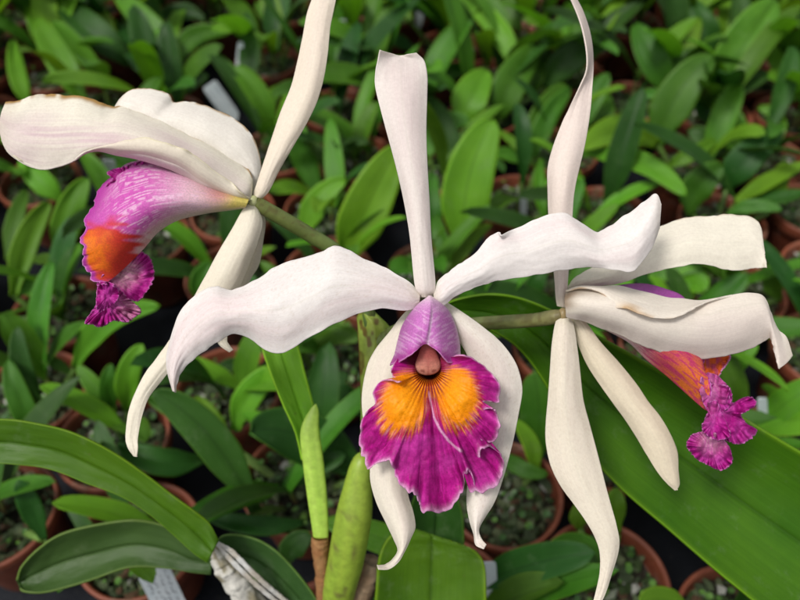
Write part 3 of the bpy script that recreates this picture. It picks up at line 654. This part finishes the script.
mb=MB(); tube(mb,ptube([(364,452,.335,1),(363,456,.335,7),(361,466,.335,11),(358,485,.337,14),(354,515,.341,18),(346,560,.350,18),(338,600,.362,16),(338,660,.39,14),(345,700,.42,11)]),26,90,colf=bulbcol)
part('pseudobulb',mb,'stem',label='smooth yellow green pseudobulb below the middle flower')
mb=MB(); tube(mb,ptube([(372,560,.362,9),(364,580,.366,15),(352,600,.372,20),(350,640,.39,20),(348,690,.42,16)]),18,50,jit=.12,colf=lambda u,th:mix((.42,.33,.22),(.22,.13,.07),vn(u*7,np.cos(th)*3)))
part('husk',mb,'husk')
# new shoot: folded bright leaf and its sheath
def lfd(amp,seed): return lambda u,v,px,py:(0*u,0*u,amp*(fbm(u*5+seed,v*2,2)-.5)+1.6*np.exp(-np.abs(v-.5)/.035)+.5*(fbm(u*22,v*9,2)-.5))
def bigleaf(st,mat,zmid=None,nu=110,nv=61,label=None,D=0,disp=None):
    mb=MB(); surf(mb,cols5(st,7) if len(st[0])==7 else st,D,nu,nv,disp or lfd(3,1))
    return part('leaf',mb,mat,thick=.0012,label=label)
bigleaf([(262,300,266,301,-5,-4,-5),(257,318,285,316,-5,-4,-6),(261,345,297,344,-4,-2,-6),(271,375,305,374,-4,-1,-5),(283,405,313,404,-3,0,-3),(295,432,319,430,-1,2,0),(302,460,320,460,-1,2,0)],'shoot',D=.346)
mb=MB(); tube(mb,ptube([(316,404,.340,.6),(314,412,.340,5),(310,432,.340,9.5),(313,460,.342,10.5),(317,495,.345,10),(320,525,.348,8.5),(321,540,.350,7.5)]),20,60,flat=.4,colf=lambda u,th:mix(mix((.30,.48,.05),(.40,.58,.09),vn(u*3,np.cos(th)*2)),(.22,.40,.03),.35*(.5+.5*np.sin(th*14))))
part('leaf_sheath',mb,'stem',label='pale green sheath round the new shoot')
mb=MB(); tube(mb,ptube([(320,536,.350,8.5),(320,545,.351,9),(322,570,.355,7),(326,600,.365,9),(340,660,.40,10),(346,700,.42,9)]),16,50,jit=.15,colf=lambda u,th:mix((.30,.13,.05),(.40,.22,.09),vn(u*20,np.cos(th)*4)))
part('shoot_base',mb,'husk')
# big right leaf
bigleaf([(438,306,440,316,4,6,4),(462,298,468,322,-2,3,0),(490,294,496,333,-5,3,0),(520,298,520,350,-6,4,2),(555,312,544,382,-6,6,3),(600,337,572,432,-6,8,2),(660,370,616,484,-6,8,0),(720,404,670,531,-8,8,-3),(784,442,732,584,-10,6,-6),(850,482,800,635,-12,4,-8),(905,530,870,660,-10,4,-6),(930,590,915,650,-6,4,-4)],'leafbig',D=.325,nu=140,nv=81,label='very broad glossy strap leaf under the right flower')
# left leaves
bigleaf([(218,541,208,562,-1,-5,-1),(210,524,194,553,-3,-3,-3),(196,512,174,535,-5,-4,-4),(175,497,150,515,-8,-6,-7),(145,474,122,497,-10,-8,-9),(111,451,88,484,-12,-10,-11),(74,433,52,470,-13,-11,-12),(40,424,20,465,-14,-12,-13),(0,419,-15,464,-14,-12,-13),(-50,425,-60,470,-12,-10,-12),(-110,450,-112,485,-8,-6,-8),(-150,490,-148,500,-4,-3,-4)],'leafbig',D=.345,nu=120,nv=61,label='arching strap leaf, upper of the two at lower left')
bigleaf([(214,550,211,574,4,2,4),(195,545,190,572,2,3,2),(168,527,160,568,0,4,0),(135,520,128,568,-2,5,-2),(94,525,92,580,-3,5,-3),(61,534,62,589,-4,4,-4),(38,549,42,593,-4,3,-4),(22,566,26,592,-4,2,-4),(17,580,20,589,-3,0,-3)],'leafblue',D=.37,nu=100,nv=61,label='dull dark leaf with rounded tip, lower of the two at lower left')
bigleaf([(212,556,216,572,5,3,5),(222,536,232,570,0,3,0),(250,537,252,578,0,4,0),(275,550,270,590,0,4,0),(298,574,288,606,0,4,0),(318,602,306,625,0,3,0),(326,625,322,632,0,0,0)],'leafblue',D=.365)
# dry husked bulb at lower left
def huskcol(u,th):
    c=mix((.66,.64,.58),(.30,.27,.18),ss(.45,.75,fbm(u*10,np.cos(th)*2+np.sin(th),3)))
    return mix(c,(.16,.09,.05),.7*ss(.12,.02,u+.1*vn(np.cos(th)*3,u*4)))
mb=MB(); tube(mb,ptube([(212,545,.358,3),(216,552,.358,6),(224,565,.360,11),(238,585,.364,13),(255,610,.372,15),(290,660,.39,14),(325,700,.42,12)]),24,110,jit=.22,seed=4,flat=.8,colf=huskcol)
for k,(dx,dy,b) in enumerate([(6,-4,0),(3,2,.3),(9,-1,.5)]):
    tube(mb,ptube([(216+dx*.2,543+dy*.2,.352,1.2),(226+dx,556+dy,.351,2.6),(244+dx,574+dy,.354,2.8),(264+dx,592+dy,.360,2.6),(290+dx,612+dy,.368,1.5)]),8,50,jit=.18,seed=k*5,flat=.3,colf=lambda u,th:mix((.72,.72,.70),(.5,.45,.38),vn(u*12,th*0)))
part('husk',mb,'husk',label='dry white papery husk on the old pseudobulb')
# blunt leaf at the bottom and one behind
bigleaf([(360,720,430,720,0,8,0),(368,670,478,668,-4,6,-4),(372,630,486,628,-6,5,-6),(376,590,486,592,-6,5,-6),(378,562,485,568,-5,2,-4),(384,544,480,556,-4,1,-3),(394,533,470,548,-3,0,-2),(408,529,455,543,-2,0,-1),(424,532,436,537,0,0,0)],'leafbig',D=.36,label='blunt tipped green leaf at the bottom centre')
bigleaf([(405,640,440,640,6,8,6),(404,585,462,585,0,6,0),(405,545,464,546,0,6,0),(410,510,462,512,0,5,0),(420,485,452,488,0,3,0),(433,472,440,474,0,0,0)],'leaf2',D=.385)
# ================================================================== POTS / SEEDLINGS
def pot_mesh():
    mb=MB(); prof=[(.0,.002),(.029,.002),(.031,.0),(.033,.004),(.0395,.062),(.0405,.064),(.0435,.0645),(.0455,.067),(.0465,.0785),(.0458,.0802),(.0435,.0800),(.0425,.077),(.0415,.066),(.037,.045),(.030,.010),(0,.010)]
    n=56; th=np.linspace(0,2*math.pi,n,endpoint=False)
    P=np.array([[(r*math.cos(t),r*math.sin(t),z) for t in th] for r,z in prof]); mb.grid(P,None,None,wrap=True)
    m=mb.mesh('pot',M['pot']); return m
POT=pot_mesh()
ico_v=None
def mix_mesh(seed,green):
    rs=random.Random(seed); mb=MB()
    # soil disc
    n=30; th=np.linspace(0,2*math.pi,n,endpoint=False); rr=np.linspace(.0005,.041,12)
    P=np.array([[(r*math.cos(t),r*math.sin(t),.064+.003*mnoise.noise((r*90*math.cos(t)+seed,r*90*math.sin(t),0))) for t in th] for r in rr]); mb.grid(P,(.03,.026,.018),None,wrap=True)
    t=(1+5**.5)/2
    IV=np.array([(-1,t,0),(1,t,0),(-1,-t,0),(1,-t,0),(0,-1,t),(0,1,t),(0,-1,-t),(0,1,-t),(t,0,-1),(t,0,1),(-t,0,-1),(-t,0,1)])/1.9
    IF=[(0,11,5),(0,5,1),(0,1,7),(0,7,10),(0,10,11),(1,5,9),(5,11,4),(11,10,2),(10,7,6),(7,1,8),(3,9,4),(3,4,2),(3,2,6),(3,6,8),(3,8,9),(4,9,5),(2,4,11),(6,2,10),(8,6,7),(9,8,1)]
    pal=[(.05,.07,.035),(.07,.095,.045),(.10,.12,.06),(.17,.19,.14),(.03,.05,.015),(.07,.04,.022),(.36,.36,.32)]
    for k in range(230):
        r=.0395*math.sqrt(rs.random()); a=rs.random()*6.28; s=rs.uniform(.0018,.0052)
        sc_=np.array([rs.uniform(.6,1.8),rs.uniform(.5,1.2),rs.uniform(.4,.9)])*s
        V=IV*(1+np.array([[rs.uniform(-.5,.35)] for _ in IV]))*sc_
        c,sn=math.cos(a*3),math.sin(a*3); V=V@np.array([[c,sn,0],[-sn,c,0],[0,0,1]])
        mb.raw(V+np.array([r*math.cos(a),r*math.sin(a),.066+rs.uniform(0,.004)]),IF,rs.choices(pal,[4,4,3,1.2,4,3,.5])[0])
    return mb.mesh('potting_mix',M['mix'],smooth=False)
MIX=[mix_mesh(s,0) for s in range(5)]
def weed_mesh(seed):
    rs=random.Random(seed+50); mb=MB()
    for k in range(34):
        r=.036*math.sqrt(rs.random()); a=rs.random()*6.28; cx,cy=r*math.cos(a),r*math.sin(a); z=.070+rs.uniform(.001,.014)
        R_=rs.uniform(.0015,.0032); tilt=rs.uniform(-.5,.5); n=8
        V=[(cx,cy,z-.0006)]+[(cx+R_*math.cos(t),cy+R_*.8*math.sin(t),z+tilt*R_*math.cos(t+a)) for t in [i*6.283/n for i in range(n)]]
        mb.raw(V,[(0,i+1,(i+1)%n+1) for i in range(n)],rs.choice([(.06,.15,.02),(.09,.2,.03),(.04,.11,.02)]))
        V=[(cx*.9,cy*.9,.064),(cx*.9+.0004,cy*.9,.064),(cx,cy,z)]; mb.raw(V,[(0,1,2)],(.08,.14,.03))
    return mb.mesh('weed',M['stem'])
WEED=[weed_mesh(s) for s in range(3)]
def leaf_pts(P0,P1,P2,w,nh,nu=16,nv=9,fold=.25,tipp=.55,seed=0,wave=.05,basew=.35):
    P0,P1,P2,nh=[np.asarray(x,float) for x in (P0,P1,P2,nh)]
    u=np.linspace(0,1,nu)[:,None]; B=(1-u)**2*P0+2*u*(1-u)*P1+u*u*P2
    T=2*(1-u)*(P1-P0)+2*u*(P2-P1); T/=np.linalg.norm(T,axis=1)[:,None]+1e-9
    S=np.cross(T,nh); S/=np.linalg.norm(S,axis=1)[:,None]+1e-9; Nn=np.cross(S,T)
    uu=u[:,0]; prof=(basew+(1-basew)*ss(0,.38,uu))*np.sqrt(np.clip(1-np.clip((uu-tipp)/(1-tipp),0,1)**1.9,0,1)); prof[-1]=max(prof[-1],.02)
    v=np.linspace(-1,1,nv); hw=w/2*prof
    off=fold*(np.abs(v)**1.3)[None]*hw[:,None]+wave*w*(vn(uu[:,None]*3+seed,v[None]*1.5+seed)-.5)
    return B[:,None]+S[:,None]*(v[None]*hw[:,None])[...,None]+Nn[:,None]*off[...,None]
def template(seed):
    rs=random.Random(seed*13+1); out=[]; 
    ncane=rs.randint(4,6); stems=[]
    for k in range(ncane):
        a=rs.random()*6.28; r=rs.uniform(.004,.022); b=np.array([r*math.cos(a),r*math.sin(a),.066])
        hz=rs.uniform(.012,.04); lean=rs.uniform(0,.45)
        tp=b+np.array([math.cos(a)*lean*hz,math.sin(a)*lean*hz,hz])
        stem=MB(); tube(stem,[list(b)+[.0016],list((b+tp)/2)+[.0026],list(tp)+[.0018]],8,10,rs.choice([(.10,.15,.04),(.30,.22,.11),(.22,.13,.06)]),(.12,.22,.04)); stems.append(stem.mesh('stem',M['stem']))
        for q in range(rs.choice([1,2,2])):
            az=a+rs.uniform(-1.0,1.0)+q*2.2; L=rs.uniform(.09,.185); el=rs.uniform(.85,1.45)
            d=np.array([math.cos(az)*math.cos(el),math.sin(az)*math.cos(el),math.sin(el)]); out_=np.array([math.cos(az),math.sin(az),0])
            P1=tp+d*L*.55; P2=P1+(d*(1-rs.uniform(.1,.6))+out_*rs.uniform(.2,.8)+np.array([0,0,-rs.uniform(0,.5)]))*L*.5
            nh=-out_*math.sin(el)+np.array([0,0,1])*math.cos(el)+np.array([rs.uniform(-.3,.3),rs.uniform(-.3,.3),0])
            mb=MB(); mb.grid(leaf_pts(tp,P1,P2,rs.uniform(.022,.038),nh,fold=rs.uniform(.1,.45),seed=seed+k*3+q,wave=.14,tipp=rs.uniform(.3,.62)))
            out.append((k,mb.mesh('leaf',M[rs.choices(['leaf0','leaf1','leaf2','leaf3'],[5,3,3,.35])[0]])))
    return stems,out
TEMPL=[template(s) for s in range(9)]
# pots the photo shows: rim centre pixel
seen=[(605,577),(512,500),(735,628),(150,235),(60,310),(228,212),(338,108),(278,150),(268,60),(228,388),(92,455),(738,290),(632,100),(630,22),(695,170),(452,168),(447,602),(520,200),(350,30),(130,520),(40,400),(720,215),(560,150),(450,45),(15,500),(300,480),(40,180),(170,60),(100,100)]
pots=[]
for (x,y) in seen:
    p=PH(x,y,RIM); p[2]=0; pots.append([p,True])
for it in range(60):
    for i in range(len(pots)):
        for j in range(i):
            d=pots[i][0]-pots[j][0]; L=np.linalg.norm(d)
            if L<.0945: 
                s_=(.0950-L)/2*d/(L+1e-6); pots[i][0]=pots[i][0]+s_; pots[j][0]=pots[j][0]-s_
rs=random.Random(4)
own=np.array([ORG[0],ORG[1],0])
def ok(q,dm):
    return all(np.linalg.norm(q-p[0])>=dm for p in pots) and np.linalg.norm(q-own)>.11
for row in range(0,17):
    Y=.20+row*.0955
    X=-1.2+(row%2)*.045
    while X<1.2:
        q=np.array([X+rs.uniform(-.004,.004),Y+rs.uniform(-.004,.004),0]); pl=q+np.array([0,0,RIM])
        a,b,d=PIX(pl)
        if -190<a<990 and b>-110 and b<640:
            # relax a little toward free room
            if ok(q,.0935): pots.append([q,False]); X+=.0945; continue
            X+=.012; continue
        X+=.0945
print('pots',len(pots))
# leaves traced from the photo: base, mid, tip pixel, width px, tone, base height, tip height (above rim)
LV=[
((84,104),(60,58),(36,20),26,1,.02,.07),((44,50),(36,25),(30,2),15,1,.03,.07),((130,64),(92,30),(52,-4),28,2,.02,.07),((117,36),(102,14),(88,-2),11,1,.03,.06),
((180,72),(155,30),(114,-6),26,0,.02,.08),((179,70),(187,34),(232,32),19,0,.02,.05),((204,20),(182,10),(160,18),17,2,.04,.04),((160,80),(140,55),(118,22),28,2,.0,.03),((174,98),(188,84),(207,74),17,2,.02,.03),
((30,108),(16,75),(14,40),16,1,.02,.06),((62,200),(40,180),(20,158),22,1,.02,.05),((62,262),(66,215),(88,178),27,1,.02,.08),((14,296),(24,240),(50,202),22,1,.02,.07),((8,260),(14,220),(26,190),16,0,.02,.05),
((56,290),(36,284),(14,292),20,0,.01,.02),((62,268),(48,258),(34,262),12,0,.01,.02),
((76,368),(100,318),(160,306),24,1,.02,.08),((116,424),(98,390),(77,366),18,0,.0,.04),((114,412),(106,388),(112,364),17,0,.01,.05),((128,410),(126,375),(143,344),22,1,.01,.06),((40,404),(20,370),(18,326),20,2,.01,.07),((74,376),(52,360),(30,354),11,0,.01,.03),
((40,440),(18,400),(8,360),22,0,.01,.06),
((226,448),(190,415),(148,398),26,0,.01,.05),((204,458),(160,466),(118,444),26,2,.0,.03),((256,512),(210,430),(152,392),36,2,.02,.10),((304,522),(255,528),(204,514),18,2,.01,.03),((366,478),(300,430),(250,432),50,2,.0,.08),
((236,430),(248,390),(284,368),26,1,.01,.05),((228,446),(212,420),(196,396),18,1,.01,.04),((288,562),(292,545),(312,536),25,2,.0,.02),((300,352),(325,330),(360,340),26,0,.02,.04),((308,372),(328,382),(348,374),18,2,.01,.02),((362,412),(345,400),(338,382),26,2,.0,.03),
((345,262),(366,205),(400,146),44,1,.01,.11),((304,238),(315,200),(346,180),25,1,.01,.06),((337,182),(320,150),(302,142),14,0,.01,.03),((340,184),(340,145),(370,142),13,2,.01,.03),
((465,252),(464,180),(494,120),46,1,.01,.12),((465,124),(470,95),(488,70),34,1,.02,.06),((428,156),(440,124),(470,122),25,0,.01,.04),((424,92),(440,72),(468,70),20,0,.02,.04),
((517,76),(500,25),(452,-8),20,1,.02,.07),((446,68),(446,45),(458,24),18,0,.02,.04),((500,120),(506,85),(540,44),32,0,.01,.07),((532,155),(540,115),(566,84),24,0,.01,.06),((536,168),(518,145),(496,130),8,1,.02,.03),((524,164),(508,152),(492,156),13,0,.01,.02),
((546,220),(538,190),(542,158),12,1,.01,.04),((452,272),(464,244),(492,224),14,1,.01,.04),((440,234),(428,205),(434,172),20,0,.01,.05),((452,262),(440,240),(436,215),16,0,.0,.03),
((264,125),(266,105),(280,86),18,1,.01,.03),((334,74),(334,40),(340,2),13,0,.02,.06),((410,22),(396,2),(386,-4),20,1,.03,.04),((416,52),(395,38),(374,36),13,2,.02,.03),
((670,92),(652,60),(636,24),28,0,.01,.07),((656,146),(676,92),(714,56),38,0,.01,.10),((722,96),(740,48),(776,0),42,0,.01,.11),((718,54),(700,25),(682,-4),28,2,.01,.06),((722,40),(730,15),(722,-10),20,1,.02,.06),((748,154),(726,125),(722,90),28,0,.01,.06),
((657,144),(622,126),(582,150),34,1,.02,.05),((584,154),(640,158),(686,196),22,1,.03,.05),((692,214),(694,185),(724,166),30,0,.01,.06),((726,190),(742,160),(782,128),30,2,.01,.07),((740,158),(716,142),(688,130),22,2,.0,.03),((668,166),(692,154),(718,138),14,1,.01,.03),
((606,128),(600,110),(606,92),24,0,.01,.03),((545,88),(570,54),(616,34),30,2,.02,.08),((786,128),(774,112),(758,108),12,1,.02,.03),((716,124),(702,108),(706,94),22,2,.01,.03),((532,98),(536,70),(548,40),18,0,.01,.05),((534,158),(544,120),(570,88),20,0,.01,.06),
((770,212),(774,190),(786,162),20,1,.01,.04),((728,214),(752,204),(782,210),14,0,.02,.04),((650,285),(672,262),(704,270),26,0,.01,.03),((678,294),(692,278),(704,292),28,1,.01,.02),((702,270),(724,268),(748,286),16,0,.01,.03),
((716,392),(730,362),(758,344),24,1,.0,.05),((790,440),(782,398),(762,386),11,1,.01,.04),((535,300),(532,285),(546,270),20,2,.0,.03),((538,455),(540,410),(534,372),36,0,.0,.07),((536,470),(532,444),(514,420),18,1,.0,.04),
((618,534),(612,512),(618,488),24,1,.0,.04),((606,590),(570,560),(540,596),46,2,.0,.03),((604,560),(580,540),(548,548),20,0,.0,.02),((580,528),(578,515),(588,500),18,1,.0,.02),((690,612),(660,596),(640,604),24,1,.0,.02),((780,300),(770,280),(776,262),18,0,.0,.04),
((640,100),(650,92),(664,96),10,0,.01,.02),((520,30),(508,8),(498,-10),20,0,.02,.05),((560,40),(572,12),(590,-8),22,1,.02,.06),((246,84),(252,50),(246,12),20,2,.02,.06),((290,40),(276,20),(256,2),20,0,.02,.05),
((200,300),(196,280),(210,262),16,0,.0,.03),((255,330),(262,300),(240,270),20,2,.0,.04),((500,450),(520,470),(548,474),16,0,.0,.01),((250,375),(236,362),(214,372),14,2,.0,.01),((70,470),(58,450),(36,448),14,0,.0,.02),((44,540),(30,505),(18,480),20,2,.0,.05),((160,520),(150,500),(128,492),18,0,.0,.02),((96,560),(90,530),(66,505),16,2,.0,.03)]
rl=random.Random(9)
def mkleaf(L):
    (b,m_,t,w,tone,hb,ht)=L
    hb=RIM+max(hb,.004); ht=RIM+ht
    P0=PH(*b,hb); P2=PH(*t,ht); P1=PH(*m_,(hb+ht)/2+.25*np.linalg.norm(P2-P0)*.5)
    # keep the curve's control so that it passes near the traced middle
    Pm=P1; P1=2*Pm-.5*(P0+P2)
    P1=Pm*.5+P1*.5
    mid=(P0+P2)/2; dist=np.linalg.norm(mid-CAM)
    W=w*(mid-CAM)@FW/F*1.04
    nh=(CAM-mid)/dist+np.array([rl.uniform(-.45,.45),rl.uniform(-.3,.2),rl.uniform(0,.5)])
    return P0,P1,P2,W,nh,tone
leaves=[mkleaf(L) for L in LV]
assign={i:[] for i in range(len(pots))}
for k,lf in enumerate(leaves):
    b=lf[0].copy(); b[2]=0
    i=min(range(len(pots)),key=lambda j:np.linalg.norm(pots[j][0]-b)); assign[i].append(k)
# rows for labels
order=sorted(range(len(pots)),key=lambda i:pots[i][0][1])
rows={}; r0=None; rn=0
for i in order:
    y=pots[i][0][1]
    k=int((y-.10)/.0955); rows.setdefault(k,[]).append(i)
rank={}
ks=sorted(rows); ordn=['first','second','third','fourth','fifth','sixth','seventh','eighth','ninth','tenth','eleventh','twelfth','thirteenth','fourteenth','fifteenth','sixteenth','seventeenth','eighteenth','nineteenth','twentieth','twenty-first','twenty-second']
for a,k in enumerate(ks):
    for b,i in enumerate(sorted(rows[k],key=lambda i:pots[i][0][0])): rank[i]=(a,b)
special={0:'terracotta pot with short broad leaves behind the lowest sepal tip at bottom right',1:'terracotta pot of mossy grit between the centre lip and the longest hanging sepal',2:'terracotta pot cut off by the bottom edge beneath the broad leaf at right',3:'terracotta pot directly behind the purple lip of the left flower',4:'terracotta pot at the left edge, below and left of the left purple lip',6:'terracotta pot between the upright sepals of the left and centre flowers',11:'terracotta pot at the right edge just behind the right flower and its petals'}
for i,(p,vis) in enumerate(pots):
    e=bpy.data.objects.new('potted_orchid',None); col.objects.link(e); e.location=p; rz=rl.uniform(0,6.28)
    a,b=rank[i]
    lab=special.get(i,'green orchid seedling in terracotta pot, %s from left in %s row from front'%(ordn[min(b,21)],ordn[min(a,21)]))
    tag(e,lab,'potted plant','potted orchid seedlings on the bench')
    for nm,ms in (('pot',POT),('potting_mix',MIX[i%5])):
        o=link(nm,ms,e); o.rotation_euler.z=rz
    if True:
        o=link('weed',WEED[i%3],e); o.rotation_euler.z=rz*1.7
    for k in assign[i]:
        P0,P1,P2,W,nh,tone=leaves[k]
        mb=MB(); mb.grid(leaf_pts(P0,P1,P2,W,nh,nu=26,nv=13,fold=rl.uniform(.1,.32),seed=k*1.7,wave=.12,tipp=rl.uniform(.3,.5)))
        link('leaf',mb.mesh('leaf',M['leaf%d'%tone],p),e,thick=.0009)
        g=P0-p; rr=math.hypot(g[0],g[1]); s_=min(1,.03/max(rr,1e-6)); foot=p+np.array([g[0]*s_*.7,g[1]*s_*.7,.064])
        st=MB(); tube(st,[list(foot)+[.0022],list(foot*.5+P0*.5+np.array([0,0,.003]))+[.0032],list(P0)+[.0022]],8,12,(.12,.18,.05),(.12,.24,.04)); link('stem',st.mesh('stem',M['stem'],p),e)
    Y=p[1]; near=Y<.50
    sm,lv=TEMPL[(i*5)%9]
    n=len(lv)
    if near: n=rl.randint(4,7)
    elif Y<.72: n=max(3,n-2-2*len(assign[i]))
    elif Y<.95: n=max(3,n-2*len(assign[i]))
    sc_=.72 if near else (.8 if Y<.72 else 1.0)
    if i in (0,1): n=0
    if n:
        items=[('leaf',ms) for k,ms in lv[:n]]+[('stem',sm[k]) for k in sorted({k for k,_ in lv[:n]})]
        for nm,ms in items:
            if near and ms.materials[0]==M['leaf3']: continue
            o=link(nm,ms,e); o.rotation_euler.z=rz
            if sc_<1:  # smaller leaves on the near seedlings
                o.scale=(sc_,sc_,sc_); o.location=(0,0,.066*(1-sc_))
# flowering plant's own pot
pm=POT.copy(); s=Matrix.Diagonal((1.45,1.45,1.3,1)); pm.transform(s); link('pot',pm,plant)
mm=MIX[0].copy(); mm.transform(s); link('potting_mix',mm,plant)
# ================================================================== TAGS
def plant_tag(rows_,label,lines=0):
    """rows_: top pixel, bottom pixel, width px, height top, height bottom"""
    (t,b,w,ht,hb)=rows_
    A=PH(*t,ht); Bp=PH(*b,hb); d=(A-CAM)@FW; W=w*d/F/2
    T=(A-Bp)/np.linalg.norm(A-Bp); nh=(CAM-A)/np.linalg.norm(CAM-A); S=np.cross(T,nh); S/=np.linalg.norm(S); Nn=np.cross(S,T)
    L=np.linalg.norm(A-Bp); mb=MB()
    prof=[(0,.25),(.12,.9),(.2,1),(.94,1),(.985,.9),(1,.72)]
    V=[];n=len(prof)
    for z in(-.0004,.0004):
        for u,h in prof:
            V.append(Bp+T*L*u-S*W*h+Nn*z); V.append(Bp+T*L*u+S*W*h+Nn*z)
    Fc=[]
    for k in range(n-1):
        a=2*k; Fc.append((a,a+1,a+3,a+2)); c=a+2*n; Fc.append((c,c+2,c+3,c+1)); Fc.append((a,a+2,c+2,c)); Fc.append((a+1,c+1,c+3,a+3))
    Fc.append((0,2*n,2*n+1,1)); q=2*n-2; Fc.append((q,q+1,q+1+2*n,q+2*n))
    mb.raw(V,Fc); o=link('plant_tag',mb.mesh('plant_tag',M['tag'],Bp,smooth=False),None,Bp)
    tag(o,label,'plant tag','plastic plant tags in the pots')
    if lines:
        mb=MB(); r_=random.Random(3)
        for k in range(lines):
            s0=(-.6+1.2*k/max(1,lines-1))*W; pts=[]
            for q in range(26):
                u=.30+.60*q/25; pts.append(Bp+T*L*u+S*(s0+r_.uniform(-1,1)*W*.13)+Nn*.0006)
            for q in range(25):
                if r_.random()<.22: continue
                a,b2=pts[q],pts[q+1]; o2=S*.00022+T*.00012
                mb.raw([a-o2,a+o2,b2+o2,b2-o2,],[(0,1,2,3)])
        link('writing',mb.mesh('writing',M['ink'],Bp),o)
plant_tag(((209,84),(236,122),16,.14,.09),'white plastic plant tag just above the left flower\'s rear petal',2)
plant_tag(((241,42),(236,92),6,.14,.08),'narrow plant tag seen edge-on left of the left flower\'s upright sepal')
plant_tag(((109,160),(112,205),12,.15,.08),'pale tag behind the top of the left flower\'s lip')
plant_tag(((152,568),(178,622),30,.13,.08),'pale blue tag with dark handwriting at the bottom left',4)
plant_tag(((489,562),(492,618),14,.13,.08),'blue grey tag beside the blunt leaf at the bottom centre')
plant_tag(((424,-6),(417,30),8,.14,.08),'tag at the top edge above the centre flower\'s upright sepal')
plant_tag(((524,192),(523,226),7,.14,.08),'thin tag standing in the pot behind the centre flower\'s right petal')
plant_tag(((343,20),(342,50),7,.14,.08),'narrow tag right of the left flower\'s upright sepal')
plant_tag(((762,398),(764,440),9,.13,.08),'small tag at the right edge above the broad leaf')
# ================================================================== BENCH
mb=MB(); xs=np.linspace(-2.5,2.5,60); ys=np.linspace(-1,4,60)
X,Y=np.meshgrid(xs,ys,indexing='ij'); mb.grid(np.stack([X,Y,0*X-.001],-1))
o=link('bench_surface',mb.mesh('bench_surface',M['bench'])); o['kind']='structure'
# ================================================================== LIGHT
w=bpy.data.worlds.new('World'); sc.world=w; w.use_nodes=True; nt=w.node_tree; nt.nodes.clear()
sky=N(nt,'ShaderNodeTexSky',sky_type='NISHITA'); sky.sun_disc=False; EL,AZ=R(62),R(238)
sky.sun_elevation=EL; sky.sun_rotation=AZ; sky.dust_density=3; sky.ozone_density=.5
hsv=N(nt,'ShaderNodeHueSaturation'); hsv.inputs['Saturation'].default_value=.12
bg=N(nt,'ShaderNodeBackground'); bg.inputs[1].default_value=.095; ow=N(nt,'ShaderNodeOutputWorld')
nt.links.new(sky.outputs[0],hsv.inputs['Color']); nt.links.new(hsv.outputs[0],bg.inputs[0]); nt.links.new(bg.outputs[0],ow.inputs[0])
sd=bpy.data.lights.new('sun','SUN'); sd.energy=1.5; sd.angle=R(13); sd.color=(1,.96,.9)
so=bpy.data.objects.new('sun',sd); col.objects.link(so)
dirv=Vector((math.sin(AZ)*math.cos(EL),math.cos(AZ)*math.cos(EL),math.sin(EL)))
so.rotation_euler=dirv.to_track_quat('Z','Y').to_euler(); so.location=dirv*3
vs=sc.view_settings; vs.view_transform='Standard'; vs.look='None'; vs.gamma=1; vs.use_curve_mapping=False; vs.exposure=0.66
sc.render.engine='CYCLES'; sc.cycles.max_bounces=8; sc.cycles.transparent_max_bounces=4
print('objects',len(bpy.data.objects))
